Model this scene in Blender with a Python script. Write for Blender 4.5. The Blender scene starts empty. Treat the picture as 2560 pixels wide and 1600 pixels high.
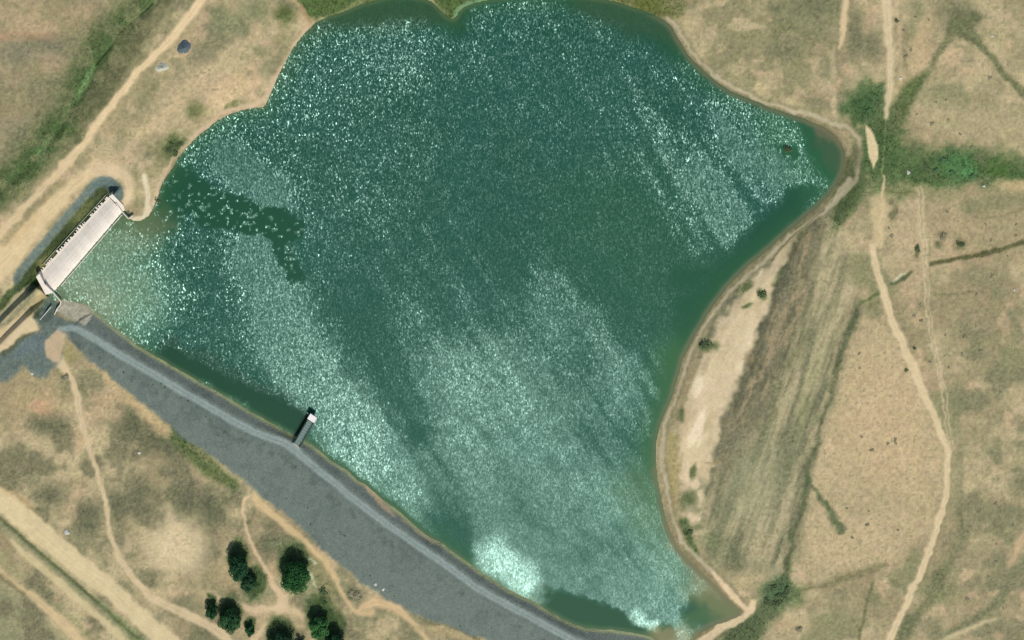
# Aerial view of a reservoir behind a gravel embankment dam.
import bpy, math
import numpy as np
from mathutils import Vector

# ------------------------------------------------------------------ camera, sky, sun, exposure
S = bpy.context.scene
MPP = 0.2                                   # metres on the ground per photograph pixel (2560 x 1600)
CAM = np.array([-126.0, 430.0, 1000.0])     # survey camera: north of the lake, sensor level with the ground
cam_d = bpy.data.cameras.new('survey_camera')
cam_d.sensor_width = 36.0
cam_d.lens = 36.0 * CAM[2] / (2560 * MPP)
cam_d.shift_x = -CAM[0] / (2560 * MPP)
cam_d.shift_y = -CAM[1] / (2560 * MPP)
cam_d.clip_start = 10.0
cam_d.clip_end = 30000.0
cam = bpy.data.objects.new('survey_camera', cam_d)
cam.location = CAM
S.collection.objects.link(cam)
S.camera = cam

SUN_EL, SUN_AZ = math.radians(54), math.radians(167)      # azimuth from north, clockwise
world = bpy.data.worlds.new('World'); S.world = world; world.use_nodes = True
wn = world.node_tree.nodes; wl = world.node_tree.links
sky = wn.new('ShaderNodeTexSky'); sky.sky_type = 'NISHITA'; sky.sun_disc = False
sky.sun_elevation = SUN_EL; sky.sun_rotation = SUN_AZ
wn['Background'].inputs['Strength'].default_value = 0.125
wl.new(sky.outputs[0], wn['Background'].inputs['Color'])
sun_d = bpy.data.lights.new('sun', 'SUN'); sun_d.energy = 3.5; sun_d.angle = math.radians(0.53)
sun_d.color = (1.0, 0.965, 0.905)
sun = bpy.data.objects.new('sun', sun_d); S.collection.objects.link(sun)
to_sun = Vector((math.sin(SUN_AZ) * math.cos(SUN_EL), math.cos(SUN_AZ) * math.cos(SUN_EL), math.sin(SUN_EL)))
sun.rotation_euler = to_sun.to_track_quat('Z', 'Y').to_euler()
sun.location = (0, 0, 400)
S.view_settings.view_transform = 'Standard'; S.view_settings.look = 'None'
S.view_settings.exposure = 0.0; S.view_settings.gamma = 1.0
S.view_settings.use_curve_mapping = False
S.render.film_transparent = False
S.cycles.use_denoising = False
S.cycles.max_bounces = 6

rng = np.random.default_rng(7)

# ------------------------------------------------------------------ helpers
def at(u, v, z=0.0):
    """world point at height z that the map position (u, v) in photograph pixels shows"""
    u = np.asarray(u, float); v = np.asarray(v, float); z = np.asarray(z, float)
    gx = (u - 1280) * MPP; gy = (800 - v) * MPP
    k = z / CAM[2]
    return np.stack([gx + (CAM[0] - gx) * k, gy + (CAM[1] - gy) * k, z + 0 * gx], -1)

def lin(c):
    c = np.asarray(c, float) / 255.0
    return np.where(c <= 0.04045, c / 12.92, ((c + 0.055) / 1.055) ** 2.4)

CAL = 0.775                                   # albedo for a colour seen in sun
def alb(c): return np.clip(lin(c) * CAL, 0, 0.9)

def sst(a, b, x):
    t = np.clip((x - a) / (b - a), 0, 1)
    return t * t * (3 - 2 * t)

_T = np.random.default_rng(3).random((64, 256, 256))
def vn(u, v, scale, seed, octs=1, ang=0.0, stretch=1.0):
    """value noise 0..1 (fractal when octs > 1)"""
    if ang or stretch != 1.0:
        c, s = math.cos(ang), math.sin(ang)
        u, v = (u * c + v * s) / stretch, -u * s + v * c
    out = 0; amp = 1; tot = 0
    for o in range(octs):
        x = u / scale + 17.3 * seed; y = v / scale + 5.7 * seed
        xi = np.floor(x).astype(int); yi = np.floor(y).astype(int)
        fx = x - xi; fy = y - yi
        fx = fx * fx * (3 - 2 * fx); fy = fy * fy * (3 - 2 * fy)
        t = _T[(seed + o) % 64]
        a = t[yi & 255, xi & 255]; b = t[yi & 255, (xi + 1) & 255]
        c = t[(yi + 1) & 255, xi & 255]; d = t[(yi + 1) & 255, (xi + 1) & 255]
        out = out + amp * ((a * (1 - fx) + b * fx) * (1 - fy) + (c * (1 - fx) + d * fx) * fy)
        tot += amp; amp *= 0.5; scale = scale / 2
    return out / tot

def smooth_pts(p, n=3, closed=False):
    p = np.asarray(p, float)
    if len(p) < 3: return p
    if closed: q = np.vstack([p[-1:], p, p[:2]])
    else: q = np.vstack([2 * p[:1] - p[1:2], p, 2 * p[-1:] - p[-2:-1]])
    out = []
    for i in range(1, len(q) - 2):
        for k in range(n):
            t = k / n
            a, b, c, d = q[i - 1], q[i], q[i + 1], q[i + 2]
            out.append(0.5 * (2 * b + (c - a) * t + (2 * a - 5 * b + 4 * c - d) * t * t + (3 * b - a - 3 * c + d) * t ** 3))
    if not closed: out.append(p[-1])
    return np.array(out)

def pdist(U, V, pts, closed=False):
    """distance to a polyline"""
    p = np.asarray(pts, float)
    n = len(p)
    best = np.full(U.shape, 1e12)
    for i in range(n if closed else n - 1):
        a = p[i, :2]; b = p[(i + 1) % n, :2]
        d = b - a; L = d @ d + 1e-9
        t = np.clip(((U - a[0]) * d[0] + (V - a[1]) * d[1]) / L, 0, 1)
        best = np.minimum(best, (U - a[0] - t * d[0]) ** 2 + (V - a[1] - t * d[1]) ** 2)
    return np.sqrt(best)

def inside(U, V, poly):
    p = np.asarray(poly, float); n = len(p)
    r = np.zeros(U.shape, bool)
    for i in range(n):
        x0, y0 = p[i]; x1, y1 = p[(i + 1) % n]
        if y0 == y1: continue
        c = ((y0 > V) != (y1 > V)) & (U < (x1 - x0) * (V - y0) / (y1 - y0) + x0)
        r ^= c
    return r

def sdf(U, V, poly):
    d = pdist(U, V, poly, True)
    return np.where(inside(U, V, poly), -d, d)

def link(o, parent=None):
    S.collection.objects.link(o)
    if parent is not None: o.parent = parent
    return o

def tag(o, label=None, cat=None, group=None, kind=None):
    if label: o['label'] = label
    if cat: o['category'] = cat
    if group: o['group'] = group
    if kind: o['kind'] = kind
    return o

def mesh_np(name, V, F, mat, parent=None, col=None, smooth=False, extra=None, origin=None):
    """mesh object from numpy arrays; F is (n, 3) or (n, 4)"""
    me = bpy.data.meshes.new(name)
    V = np.asarray(V, np.float32); F = np.asarray(F, np.int32)
    if origin is not None: V = V - np.asarray(origin, np.float32)
    n, k = F.shape
    me.vertices.add(len(V)); me.vertices.foreach_set('co', V.ravel())
    me.loops.add(n * k); me.loops.foreach_set('vertex_index', F.ravel())
    me.polygons.add(n); me.polygons.foreach_set('loop_start', np.arange(0, n * k, k, dtype=np.int32))
    if col is not None:
        a = me.attributes.new('col', 'FLOAT_COLOR', 'POINT')
        a.data.foreach_set('color', np.hstack([col, np.ones((len(col), 1))]).astype(np.float32).ravel())
    for nm, arr in (extra or {}).items():
        a = me.attributes.new(nm, 'FLOAT', 'POINT'); a.data.foreach_set('value', np.asarray(arr, np.float32).ravel())
    me.update(calc_edges=True); me.validate()
    if smooth: me.polygons.foreach_set('use_smooth', np.ones(n, bool))
    me.materials.append(mat)
    o = bpy.data.objects.new(name, me)
    if origin is not None and parent is None: o.location = origin
    return link(o, parent)

class MB:
    """collects simple solids, builds one mesh"""
    def __init__(s): s.v = []; s.f = []
    def add(s, vs, fs):
        b = len(s.v); s.v += [tuple(map(float, p)) for p in vs]; s.f += [[b + i for i in f] for f in fs]
    def prism(s, uv, ztop, zbot):
        """upright prism whose top outline lies at map positions uv"""
        top = [at(u, v, ztop) for u, v in uv]
        n = len(top)
        vs = top + [(p[0], p[1], zbot) for p in top]
        fs = [list(range(n)), list(range(2 * n - 1, n - 1, -1))] + [[i, n + i, n + (i + 1) % n, (i + 1) % n] for i in range(n)]
        s.add(vs, fs)
    def wall(s, p, q, th, ztop, zbot):
        p = np.array(p, float); q = np.array(q, float); d = q - p; d /= np.hypot(*d); n = np.array([-d[1], d[0]]) * th / 2
        s.prism([p + n, q + n, q - n, p - n], ztop, zbot)
    def tube(s, pts, rad, k=6):
        pts = [np.array(p, float) for p in pts]; vs = []; fs = []
        for i, p in enumerate(pts):
            d = pts[min(i + 1, len(pts) - 1)] - pts[max(i - 1, 0)]; d /= np.linalg.norm(d) + 1e-9
            a = np.cross(d, [0.31, 0.87, 0.2]); a /= np.linalg.norm(a); b = np.cross(d, a)
            for j in range(k):
                t = 2 * math.pi * j / k
                vs.append(p + rad[i] * (math.cos(t) * a + math.sin(t) * b))
        for i in range(len(pts) - 1):
            for j in range(k):
                fs.append([i * k + j, i * k + (j + 1) % k, (i + 1) * k + (j + 1) % k, (i + 1) * k + j])
        fs.append(list(range(k))[::-1]); fs.append([(len(pts) - 1) * k + j for j in range(k)])
        s.add(vs, fs)
    def build(s, name, mat, parent=None, origin=None, bevel=0.0):
        v = s.v
        if origin is not None: v = [tuple(np.array(p) - origin) for p in v]
        me = bpy.data.meshes.new(name); me.from_pydata(v, [], s.f)
        me.validate()
        import bmesh
        bm = bmesh.new(); bm.from_mesh(me); bmesh.ops.recalc_face_normals(bm, faces=bm.faces)
        if bevel: bmesh.ops.bevel(bm, geom=bm.edges[:], offset=bevel, segments=1, affect='EDGES')
        bm.to_mesh(me); bm.free()
        me.materials.append(mat)
        o = bpy.data.objects.new(name, me)
        if origin is not None and parent is None: o.location = origin
        return link(o, parent)

def empty(name, loc):
    o = bpy.data.objects.new(name, None); o.location = loc; o.empty_display_size = 0.5
    return link(o)

# ------------------------------------------------------------------ materials
def new_mat(name):
    m = bpy.data.materials.new(name); m.use_nodes = True
    nt = m.node_tree; p = nt.nodes['Principled BSDF']
    return m, nt, p

def N(nt, typ, **kw):
    n = nt.nodes.new(typ)
    for k, v in kw.items():
        if k in n.inputs: n.inputs[k].default_value = v
        else: setattr(n, k, v)
    return n

def math_n(nt, op, a, b=None):
    n = nt.nodes.new('ShaderNodeMath'); n.operation = op
    for i, x in enumerate((a, b)):
        if x is None: continue
        if isinstance(x, (int, float)): n.inputs[i].default_value = x
        else: nt.links.new(x, n.inputs[i])
    return n.outputs[0]

def soil_mat(name, fine=0.30, fscale=1.1, speck=0.0, rough=0.95, bump=0.12, tint=(0.92, 1.0, 0.86)):
    """soil or gravel: colour of the ground, broken by grain, clods and dry stalks"""
    m, nt, p = new_mat(name); L = nt.links
    geo = N(nt, 'ShaderNodeNewGeometry')
    a = N(nt, 'ShaderNodeAttribute', attribute_name='col')
    n1 = N(nt, 'ShaderNodeTexNoise', Scale=fscale, Detail=5.0, Roughness=0.7); L.new(geo.outputs['Position'], n1.inputs['Vector'])
    n2 = N(nt, 'ShaderNodeTexNoise', Scale=fscale * 0.28, Detail=3.0, Roughness=0.6); L.new(geo.outputs['Position'], n2.inputs['Vector'])
    f1 = N(nt, 'ShaderNodeMapRange'); L.new(n1.outputs['Fac'], f1.inputs['Value'])
    for k, x in zip(('From Min', 'From Max', 'To Min', 'To Max'), (0.28, 0.72, 1 - fine, 1 + fine)): f1.inputs[k].default_value = x
    mul = N(nt, 'ShaderNodeMix', data_type='RGBA', blend_type='MULTIPLY'); mul.inputs['Factor'].default_value = 1.0
    L.new(a.outputs['Color'], mul.inputs['A']); L.new(f1.outputs[0], mul.inputs['B'])
    tn = N(nt, 'ShaderNodeMix', data_type='RGBA', blend_type='MULTIPLY')
    f2 = N(nt, 'ShaderNodeMapRange'); L.new(n2.outputs['Fac'], f2.inputs['Value'])
    for k, x in zip(('From Min', 'From Max', 'To Min', 'To Max'), (0.4, 0.65, 0.0, 0.8)): f2.inputs[k].default_value = x
    L.new(f2.outputs[0], tn.inputs['Factor']); L.new(mul.outputs['Result'], tn.inputs['A'])
    tn.inputs['B'].default_value = (*tint, 1)
    last = tn.outputs['Result']
    if speck:
        vo = N(nt, 'ShaderNodeTexVoronoi', Scale=1.6); L.new(geo.outputs['Position'], vo.inputs['Vector'])
        f3 = N(nt, 'ShaderNodeMapRange'); L.new(vo.outputs['Color'], f3.inputs['Value'])
        for k, x in zip(('From Min', 'From Max', 'To Min', 'To Max'), (0.0, 1.0, 1 - speck, 1 + speck)): f3.inputs[k].default_value = x
        m3 = N(nt, 'ShaderNodeMix', data_type='RGBA', blend_type='MULTIPLY'); m3.inputs['Factor'].default_value = 1.0
        L.new(last, m3.inputs['A']); L.new(f3.outputs[0], m3.inputs['B']); last = m3.outputs['Result']
    L.new(last, p.inputs['Base Color'])
    p.inputs['Roughness'].default_value = rough; p.inputs['Specular IOR Level'].default_value = 0.15
    b = N(nt, 'ShaderNodeBump', Strength=1.0, Distance=bump); L.new(n1.outputs['Fac'], b.inputs['Height']); L.new(b.outputs[0], p.inputs['Normal'])
    return m

M_SOIL = soil_mat('dry_grassland', 0.15, 0.7, bump=0.10, tint=(0.95, 1.0, 0.92))
M_DIRT = soil_mat('packed_dirt', 0.10, 0.8, bump=0.05, tint=(0.97, 0.98, 0.93))
M_GRAVEL = soil_mat('dam_gravel', 0.12, 1.0, speck=0.14, bump=0.08, tint=(0.97, 1.0, 0.97))

def plain_mat(name, c, var=0.15, scale=0.8, rough=0.85, bump=0.02, spec=0.3):
    m, nt, p = new_mat(name); L = nt.links
    geo = N(nt, 'ShaderNodeNewGeometry')
    n1 = N(nt, 'ShaderNodeTexNoise', Scale=scale, Detail=6.0, Roughness=0.65); L.new(geo.outputs['Position'], n1.inputs['Vector'])
    r = N(nt, 'ShaderNodeMapRange'); L.new(n1.outputs['Fac'], r.inputs['Value'])
    for k, x in zip(('From Min', 'From Max', 'To Min', 'To Max'), (0.3, 0.7, 1 - var, 1 + var)): r.inputs[k].default_value = x
    mu = N(nt, 'ShaderNodeMix', data_type='RGBA', blend_type='MULTIPLY'); mu.inputs['Factor'].default_value = 1.0
    mu.inputs['A'].default_value = (*c, 1); L.new(r.outputs[0], mu.inputs['B']); L.new(mu.outputs['Result'], p.inputs['Base Color'])
    p.inputs['Roughness'].default_value = rough; p.inputs['Specular IOR Level'].default_value = spec
    if bump:
        b = N(nt, 'ShaderNodeBump', Strength=1.0, Distance=bump); L.new(n1.outputs['Fac'], b.inputs['Height']); L.new(b.outputs[0], p.inputs['Normal'])
    return m

M_CONC = plain_mat('weathered_concrete', (0.74, 0.65, 0.52), 0.07, 0.25)
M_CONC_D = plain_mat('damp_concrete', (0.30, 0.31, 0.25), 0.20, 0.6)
M_SLAB = [plain_mat('weir_concrete', tuple(np.array((0.80, 0.70, 0.55)) * k), 0.07, 0.3) for k in (1.0, .97, 1.02)]
M_BLOCK = plain_mat('mossy_concrete', (0.46, 0.44, 0.34), 0.20, 0.6)
M_WHITE = plain_mat('pale_concrete', (0.74, 0.68, 0.62), 0.05, 0.8)
M_STEEL = plain_mat('grey_green_grating', alb((104, 128, 118)), 0.12, 2.0, rough=0.6)
M_DARK = plain_mat('dark_steel', alb((44, 62, 52)), 0.12, 2.0, rough=0.6)
M_ROCK = plain_mat('pale_rock', (0.52, 0.49, 0.42), 0.15, 2.5, bump=0.05)
M_HEAP_D = plain_mat('dark_gravel', alb((92, 104, 106)), 0.18, 1.5, bump=0.1)
M_HEAP_L = plain_mat('pale_gravel', alb((196, 194, 168)), 0.12, 1.5, bump=0.08)
M_BARK = plain_mat('bark', (0.12, 0.09, 0.06), 0.3, 6.0, bump=0.03)

def leaf_mat(name, trans=0.25):
    m = bpy.data.materials.new(name); m.use_nodes = True; nt = m.node_tree; nt.nodes.clear(); L = nt.links
    a = N(nt, 'ShaderNodeAttribute', attribute_name='col')
    d = N(nt, 'ShaderNodeBsdfDiffuse'); t = N(nt, 'ShaderNodeBsdfTranslucent')
    L.new(a.outputs['Color'], d.inputs['Color']); L.new(a.outputs['Color'], t.inputs['Color'])
    mx = N(nt, 'ShaderNodeMixShader'); mx.inputs['Fac'].default_value = trans
    L.new(d.outputs[0], mx.inputs[1]); L.new(t.outputs[0], mx.inputs[2])
    o = N(nt, 'ShaderNodeOutputMaterial'); L.new(mx.outputs[0], o.inputs['Surface'])
    return m
M_STONE = leaf_mat('stones', 0.0); M_LEAF = leaf_mat('foliage'); M_GRASS = leaf_mat('grass_blades', 0.3)

def water_mat():
    """murky lake water: its own colour below a surface whose wave slopes are set to give the wanted glitter"""
    m, nt, p = new_mat('lake_water'); L = nt.links
    geo = N(nt, 'ShaderNodeNewGeometry')
    a = N(nt, 'ShaderNodeAttribute', attribute_name='col')
    r = N(nt, 'ShaderNodeAttribute', attribute_name='glint_slope')
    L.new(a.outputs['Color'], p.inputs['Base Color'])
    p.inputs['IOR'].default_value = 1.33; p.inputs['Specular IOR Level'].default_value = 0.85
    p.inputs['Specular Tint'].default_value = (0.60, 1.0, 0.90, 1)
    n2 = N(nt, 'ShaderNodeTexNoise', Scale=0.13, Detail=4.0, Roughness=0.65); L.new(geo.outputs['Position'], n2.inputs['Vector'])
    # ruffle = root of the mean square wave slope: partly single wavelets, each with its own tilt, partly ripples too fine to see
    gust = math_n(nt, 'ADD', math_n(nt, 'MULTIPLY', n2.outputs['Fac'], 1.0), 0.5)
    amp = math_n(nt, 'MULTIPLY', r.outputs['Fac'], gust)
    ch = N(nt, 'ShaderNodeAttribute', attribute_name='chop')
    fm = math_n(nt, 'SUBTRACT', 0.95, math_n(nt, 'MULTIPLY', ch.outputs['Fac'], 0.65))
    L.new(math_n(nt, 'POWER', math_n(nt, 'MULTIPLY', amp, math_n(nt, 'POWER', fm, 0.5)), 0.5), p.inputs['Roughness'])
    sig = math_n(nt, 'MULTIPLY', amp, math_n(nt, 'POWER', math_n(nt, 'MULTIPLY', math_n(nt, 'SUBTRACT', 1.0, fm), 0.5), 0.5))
    tilt = None
    for sc, rot in ((2.3, 24), (1.6, -40)):
        mp = N(nt, 'ShaderNodeMapping'); L.new(geo.outputs['Position'], mp.inputs['Vector'])
        mp.inputs['Rotation'].default_value = (0, 0, math.radians(rot)); mp.inputs['Scale'].default_value = (1.0, 0.62, 1.0)
        vo = N(nt, 'ShaderNodeTexVoronoi', Scale=sc); L.new(mp.outputs[0], vo.inputs['Vector'])
        if tilt is None: tilt = vo.outputs['Color']
        else:
            ad = N(nt, 'ShaderNodeVectorMath', operation='ADD'); L.new(tilt, ad.inputs[0]); L.new(vo.outputs['Color'], ad.inputs[1]); tilt = ad.outputs[0]
    sb = N(nt, 'ShaderNodeVectorMath', operation='SUBTRACT'); L.new(tilt, sb.inputs[0]); sb.inputs[1].default_value = (1, 1, 1)
    scl = N(nt, 'ShaderNodeVectorMath', operation='SCALE'); L.new(sb.outputs[0], scl.inputs[0]); L.new(math_n(nt, 'MULTIPLY', sig, 2.45), scl.inputs['Scale'])
    fl = N(nt, 'ShaderNodeVectorMath', operation='MULTIPLY'); L.new(scl.outputs[0], fl.inputs[0]); fl.inputs[1].default_value = (1, 1, 0)
    up = N(nt, 'ShaderNodeVectorMath', operation='ADD'); L.new(fl.outputs[0], up.inputs[0]); up.inputs[1].default_value = (0, 0, 1)
    nz = N(nt, 'ShaderNodeVectorMath', operation='NORMALIZE'); L.new(up.outputs[0], nz.inputs[0]); L.new(nz.outputs[0], p.inputs['Normal'])
    return m
M_WATER = water_mat()

# ------------------------------------------------------------------ outlines on the map (photograph pixels)
SHORE = [(132,731),(304,531),(321,547),(344,553),(365,546),(381,527),(397,489),(407,455),(434,418),(446,393),(490,346),
 (530,314),(570,288),(636,270),(660,268),(676,240),(690,205),(716,150),(745,105),(775,70),(800,52),(865,27),(905,13),(960,-2),(1020,-8),
 (1080,6),(1102,30),(1128,50),(1140,42),(1160,18),(1222,0),(1350,-10),(1492,-4),(1560,12),(1632,38),(1660,52),(1680,70),
 (1700,108),(1718,136),(1745,166),(1785,200),(1828,230),(1880,250),(1915,266),(1970,284),(2015,300),(2060,320),(2092,345),(2108,372),(2112,405),
 (2102,440),(2070,490),(2020,536),(1965,582),(1912,630),(1840,692),(1782,764),(1748,818),(1704,905),(1682,985),(1650,1060),
 (1638,1117),(1640,1170),(1648,1220),(1662,1290),(1684,1350),(1720,1398),(1770,1445),(1810,1490),(1850,1528),(1838,1545),(1780,1565),(1740,1590),(1715,1640),(1665,1640),
 (1640,1602),(1611,1586),(1545,1576),(1465,1570),(1407,1548),(1333,1504),(1277,1477),(1222,1443),(1169,1406),(1103,1358),(1063,1337),
 (1018,1297),(984,1268),(957,1250),(912,1210),(891,1199),(870,1178),(825,1149),(788,1119),(759,1101),(730,1088),(680,1059),(637,1035),
 (529,971),(413,905),(344,865),(270,807),(238,778),(220,762),(159,748)]
WATERLINE = [(238,778),(270,807),(344,865),(413,905),(529,971),(637,1035),(680,1059),(730,1088),(759,1101),(788,1119),(825,1149),(870,1178),
 (891,1199),(912,1210),(957,1250),(984,1268),(1018,1297),(1063,1337),(1103,1358),(1169,1406),(1222,1443),(1277,1477),(1333,1504),(1407,1548),
 (1465,1570),(1545,1576),(1611,1586),(1640,1602),(1680,1640)]
TOE = [(164,834),(225,900),(265,932),(317,980),(370,1014),(413,1054),(455,1091),(529,1139),(608,1197),(640,1226),(746,1314),(838,1401),
 (915,1467),(984,1507),(1050,1539),(1116,1565),(1209,1597),(1330,1640),(1500,1700)]
CREST = [(148,824),(185,821),(225,840),(291,882),(397,943),(529,1022),(635,1080),(719,1112),(767,1152),(825,1199),(905,1263),(984,1322),
 (1063,1377),(1143,1433),(1209,1480),(1275,1517),(1333,1547),(1386,1576),(1428,1598),(1520,1640),(1640,1690)]
DAMPOLY = TOE + [(1700,1720),(1690,1650)] + WATERLINE[::-1] + [(200,800)]

# ------------------------------------------------------------------ terrain grid in map space
def axis(a, b, st, far):
    core = np.arange(a, b + st, st); lo = []; hi = []; s = st; x = core[0]; y = core[-1]
    while x > -far: s *= 1.45; x -= s; lo.append(x); y += s; hi.append(y)
    return np.concatenate([lo[::-1], core, hi])
GU = axis(-120, 2680, 3.5, 26000); GV = axis(-110, 1715, 3.5, 26000)
U, V = np.meshgrid(GU, GV)
shore_s = smooth_pts(SHORE, 2, True)
shore_s[:5] = shore_s[:5]
SD = sdf(U + 3 * (vn(U, V, 22, 1) - .5) * sst(20, 60, np.hypot(U - 210, V - 630) / 3), V + 3 * (vn(U, V, 22, 2) - .5) * sst(20, 60, np.hypot(U - 210, V - 630) / 3), shore_s)
WU = U + 9 * (vn(U, V, 34, 4, 2) - .5) + 5 * (vn(U, V, 11, 6) - .5)
WV = V + 9 * (vn(U, V, 34, 5, 2) - .5) + 5 * (vn(U, V, 11, 7) - .5)

def sub(pts, mar):
    p = np.asarray(pts, float)
    i0, i1 = np.searchsorted(GU, [p[:, 0].min() - mar, p[:, 0].max() + mar]); j0, j1 = np.searchsorted(GV, [p[:, 1].min() - mar, p[:, 1].max() + mar])
    return slice(j0, j1), slice(i0, i1)

def line(pts, hw, soft=4.0, warp=1.0):
    """mask of a band along a polyline; hw one half width or one for each point"""
    p = np.asarray(pts, float); m = np.zeros(U.shape)
    w = np.broadcast_to(np.asarray(hw, float), (len(p),))
    q = smooth_pts(np.column_stack([p, w]), 4) if len(p) > 2 else np.column_stack([p, w])
    sl = sub(p, w.max() + soft + 14)
    A = U[sl] + warp * (WU[sl] - U[sl]); B = V[sl] + warp * (WV[sl] - V[sl]); best = np.full(A.shape, 1e9)
    for i in range(len(q) - 1):
        a = q[i, :2]; d = q[i + 1, :2] - a; L = d @ d + 1e-9
        t = np.clip(((A - a[0]) * d[0] + (B - a[1]) * d[1]) / L, 0, 1)
        best = np.minimum(best, np.hypot(A - a[0] - t * d[0], B - a[1] - t * d[1]) - (q[i, 2] + t * (q[i + 1, 2] - q[i, 2])))
    m[sl] = 1 - sst(-soft, soft, best)
    return m

def blob(u, v, ru, rv, ang=0.0, soft=0.5, warp=1.6):
    c, s = math.cos(math.radians(ang)), math.sin(math.radians(ang)); R = max(ru, rv) * 1.6 + 12
    sl = sub([(u, v)], R); m = np.zeros(U.shape)
    a = U[sl] + warp * (WU[sl] - U[sl]) - u; b = V[sl] + warp * (WV[sl] - V[sl]) - v
    d = np.hypot((a * c + b * s) / ru, (-a * s + b * c) / rv)
    m[sl] = 1 - sst(1 - soft, 1 + soft, d)
    return m

def area(poly, soft=4.0, warp=1.0):
    sl = sub(poly, soft + 14); m = np.zeros(U.shape)
    m[sl] = 1 - sst(-soft, soft, sdf(U[sl] + warp * (WU[sl] - U[sl]), V[sl] + warp * (WV[sl] - V[sl]), poly))
    return m

# heights -----------------------------------------------------------------
CTRL = np.array([(60,60,2.6),(200,240,1.2),(60,420,1.3),(330,200,2.4),(560,140,2.2),(150,460,2.4),(330,420,1.6),(20,640,2.2),(20,830,1.4),(60,900,1.6),
 (150,880,2.3),(120,830,2.4),(180,780,2.0),(250,1000,0.2),(100,1100,-0.5),(300,1150,-1.5),(60,1400,-2.0),(250,1400,-2.8),(600,1350,-4.2),(450,1500,-3.6),
 (750,1550,-4.8),(1000,1650,-5.0),(1300,1750,-4.5),(0,1600,-2.5),(820,-40,1.6),(1300,-200,3.0),(1750,60,2.6),(2000,180,3.4),(2200,60,4.6),(2180,300,2.2),
 (2380,420,3.0),(2450,250,5.2),(2050,650,2.4),(1900,850,2.2),(1850,1100,2.0),(1800,1350,1.8),(2000,1500,2.0),(1900,1600,1.6),(2200,900,4.0),(2300,1250,5.0),
 (2500,700,6.0),(2500,1500,7.0),(2560,1000,7.0),(-600,800,4.0),(3300,800,12.0),(1280,-1000,8.0),(1280,2600,-4.0)])
num = np.zeros(U.shape); den = np.zeros(U.shape)
for cu, cv, cz in CTRL:
    w = 1 / ((U - cu) ** 2 + (V - cv) ** 2 + 3000.0) ** 1.5; num += w * cz; den += w
ZB = num / den + 0.5 * (vn(U, V, 160, 9, 3) - .5) + 0.22 * (vn(U, V, 24, 12, 2) - .5)
hill = sst(3000, 20000, np.hypot(U - 1280, V - 800)); ZB = ZB + hill * 60 * vn(U, V, 5200, 14, 3)
Z = np.where(SD > 0, 0.10 * sst(0, 10, SD) + sst(2, 75, SD) * np.maximum(ZB, 0.35), -0.06 * np.minimum(-SD, 12) - 0.05 * np.clip(-SD - 12, 0, 90))
# the dam
crest_s = smooth_pts(CREST, 3)
dT = pdist(U, V, TOE); dW = np.maximum(SD, 0); dC = pdist(U, V, crest_s)
DAMSD = sdf(U, V, DAMPOLY)
indam = (DAMSD < 0) & (SD > 0)
CZ = 2.6; CH = 11.0
# which side of the crest: nearer the water or nearer the toe
upside = inside(U, V, CREST + [(1700, 1700), (1690, 1650)] + WATERLINE[::-1])
dCe = np.maximum(dC - CH, 0)
zup = CZ * dW / (dW + dCe + 1e-6)
zdn = CZ + (ZB - CZ) * dCe / (dCe + dT + 1e-6)
endf = 1 - sst(150, 260, U)                                    # the crest runs out level at the west end
Zd = np.where(upside, zup, zdn)
Z = np.where(indam, Zd, Z)
below = (~indam) & (SD > 0) & (pdist(U, V, TOE) < 140) & inside(U, V, TOE + [(1500, 2200), (-400, 2200), (-400, 900), (100, 870)])
Z = np.where(below, ZB, Z)
land_s = inside(U, V, [(164,834)] + TOE + [(1500, 2600), (-3000, 2600), (-3000, 860), (60, 870)])
Z = np.where(land_s & ~indam & (SD > 0), ZB, Z)
# spillway basin and the channel below it
AX_A = np.array([90., 690.]); AX_B = np.array([262., 487.]); axd = (AX_B - AX_A) / np.hypot(*(AX_B - AX_A)); axn = np.array([axd[1], -axd[0]])
if axn @ np.array([-1, -1]) < 0: axn = -axn
ta = (U - AX_A[0]) * axd[0] + (V - AX_A[1]) * axd[1]; tn_ = (U - AX_A[0]) * axn[0] + (V - AX_A[1]) * axn[1]
Lax = np.hypot(*(AX_B - AX_A))
basin_d = np.where(ta > Lax, np.hypot(ta - Lax, tn_), np.where(ta < -15, np.hypot(ta + 15, tn_), np.abs(tn_)))
floor_z = -2.9
zb_ = floor_z + (Z - floor_z) * sst(26, 47, basin_d)
Z = np.where((basin_d < 47) & (tn_ > -14), np.minimum(Z, zb_), Z)
slabrect = (ta > -18) & (ta < Lax + 8) & (tn_ <= -8) & (tn_ > -58)
Z = np.where(slabrect, -3.4, Z)
chan = pdist(U, V, [(75, 702), (40, 735), (0, 775), (-60, 838), (-140, 925)])
Z = np.minimum(Z, np.where(SD > 0, -2.2 + 4.4 * sst(10, 30, chan), 99))
ch2 = pdist(U, V, [(98, 745), (60, 775), (0, 835), (-60, 900)])
Z = np.minimum(Z, np.where((SD > 0) & (U < 118), -1.2 + 4.4 * sst(8, 24, ch2), 99))
# drainage ditches
for pts, w, dep in (([(381,8),(339,50),(304,79),(280,114),(238,164),(225,200),(195,245),(160,300),(120,360),(70,420),(0,480)], 16, 0.9),
                    ([(0,1295),(132,1409),(238,1499),(344,1590)], 9, 0.8)):
    d = pdist(U, V, smooth_pts(pts, 3)); Z = Z - dep * (1 - sst(0, w, d)) * (SD > 0)

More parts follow.
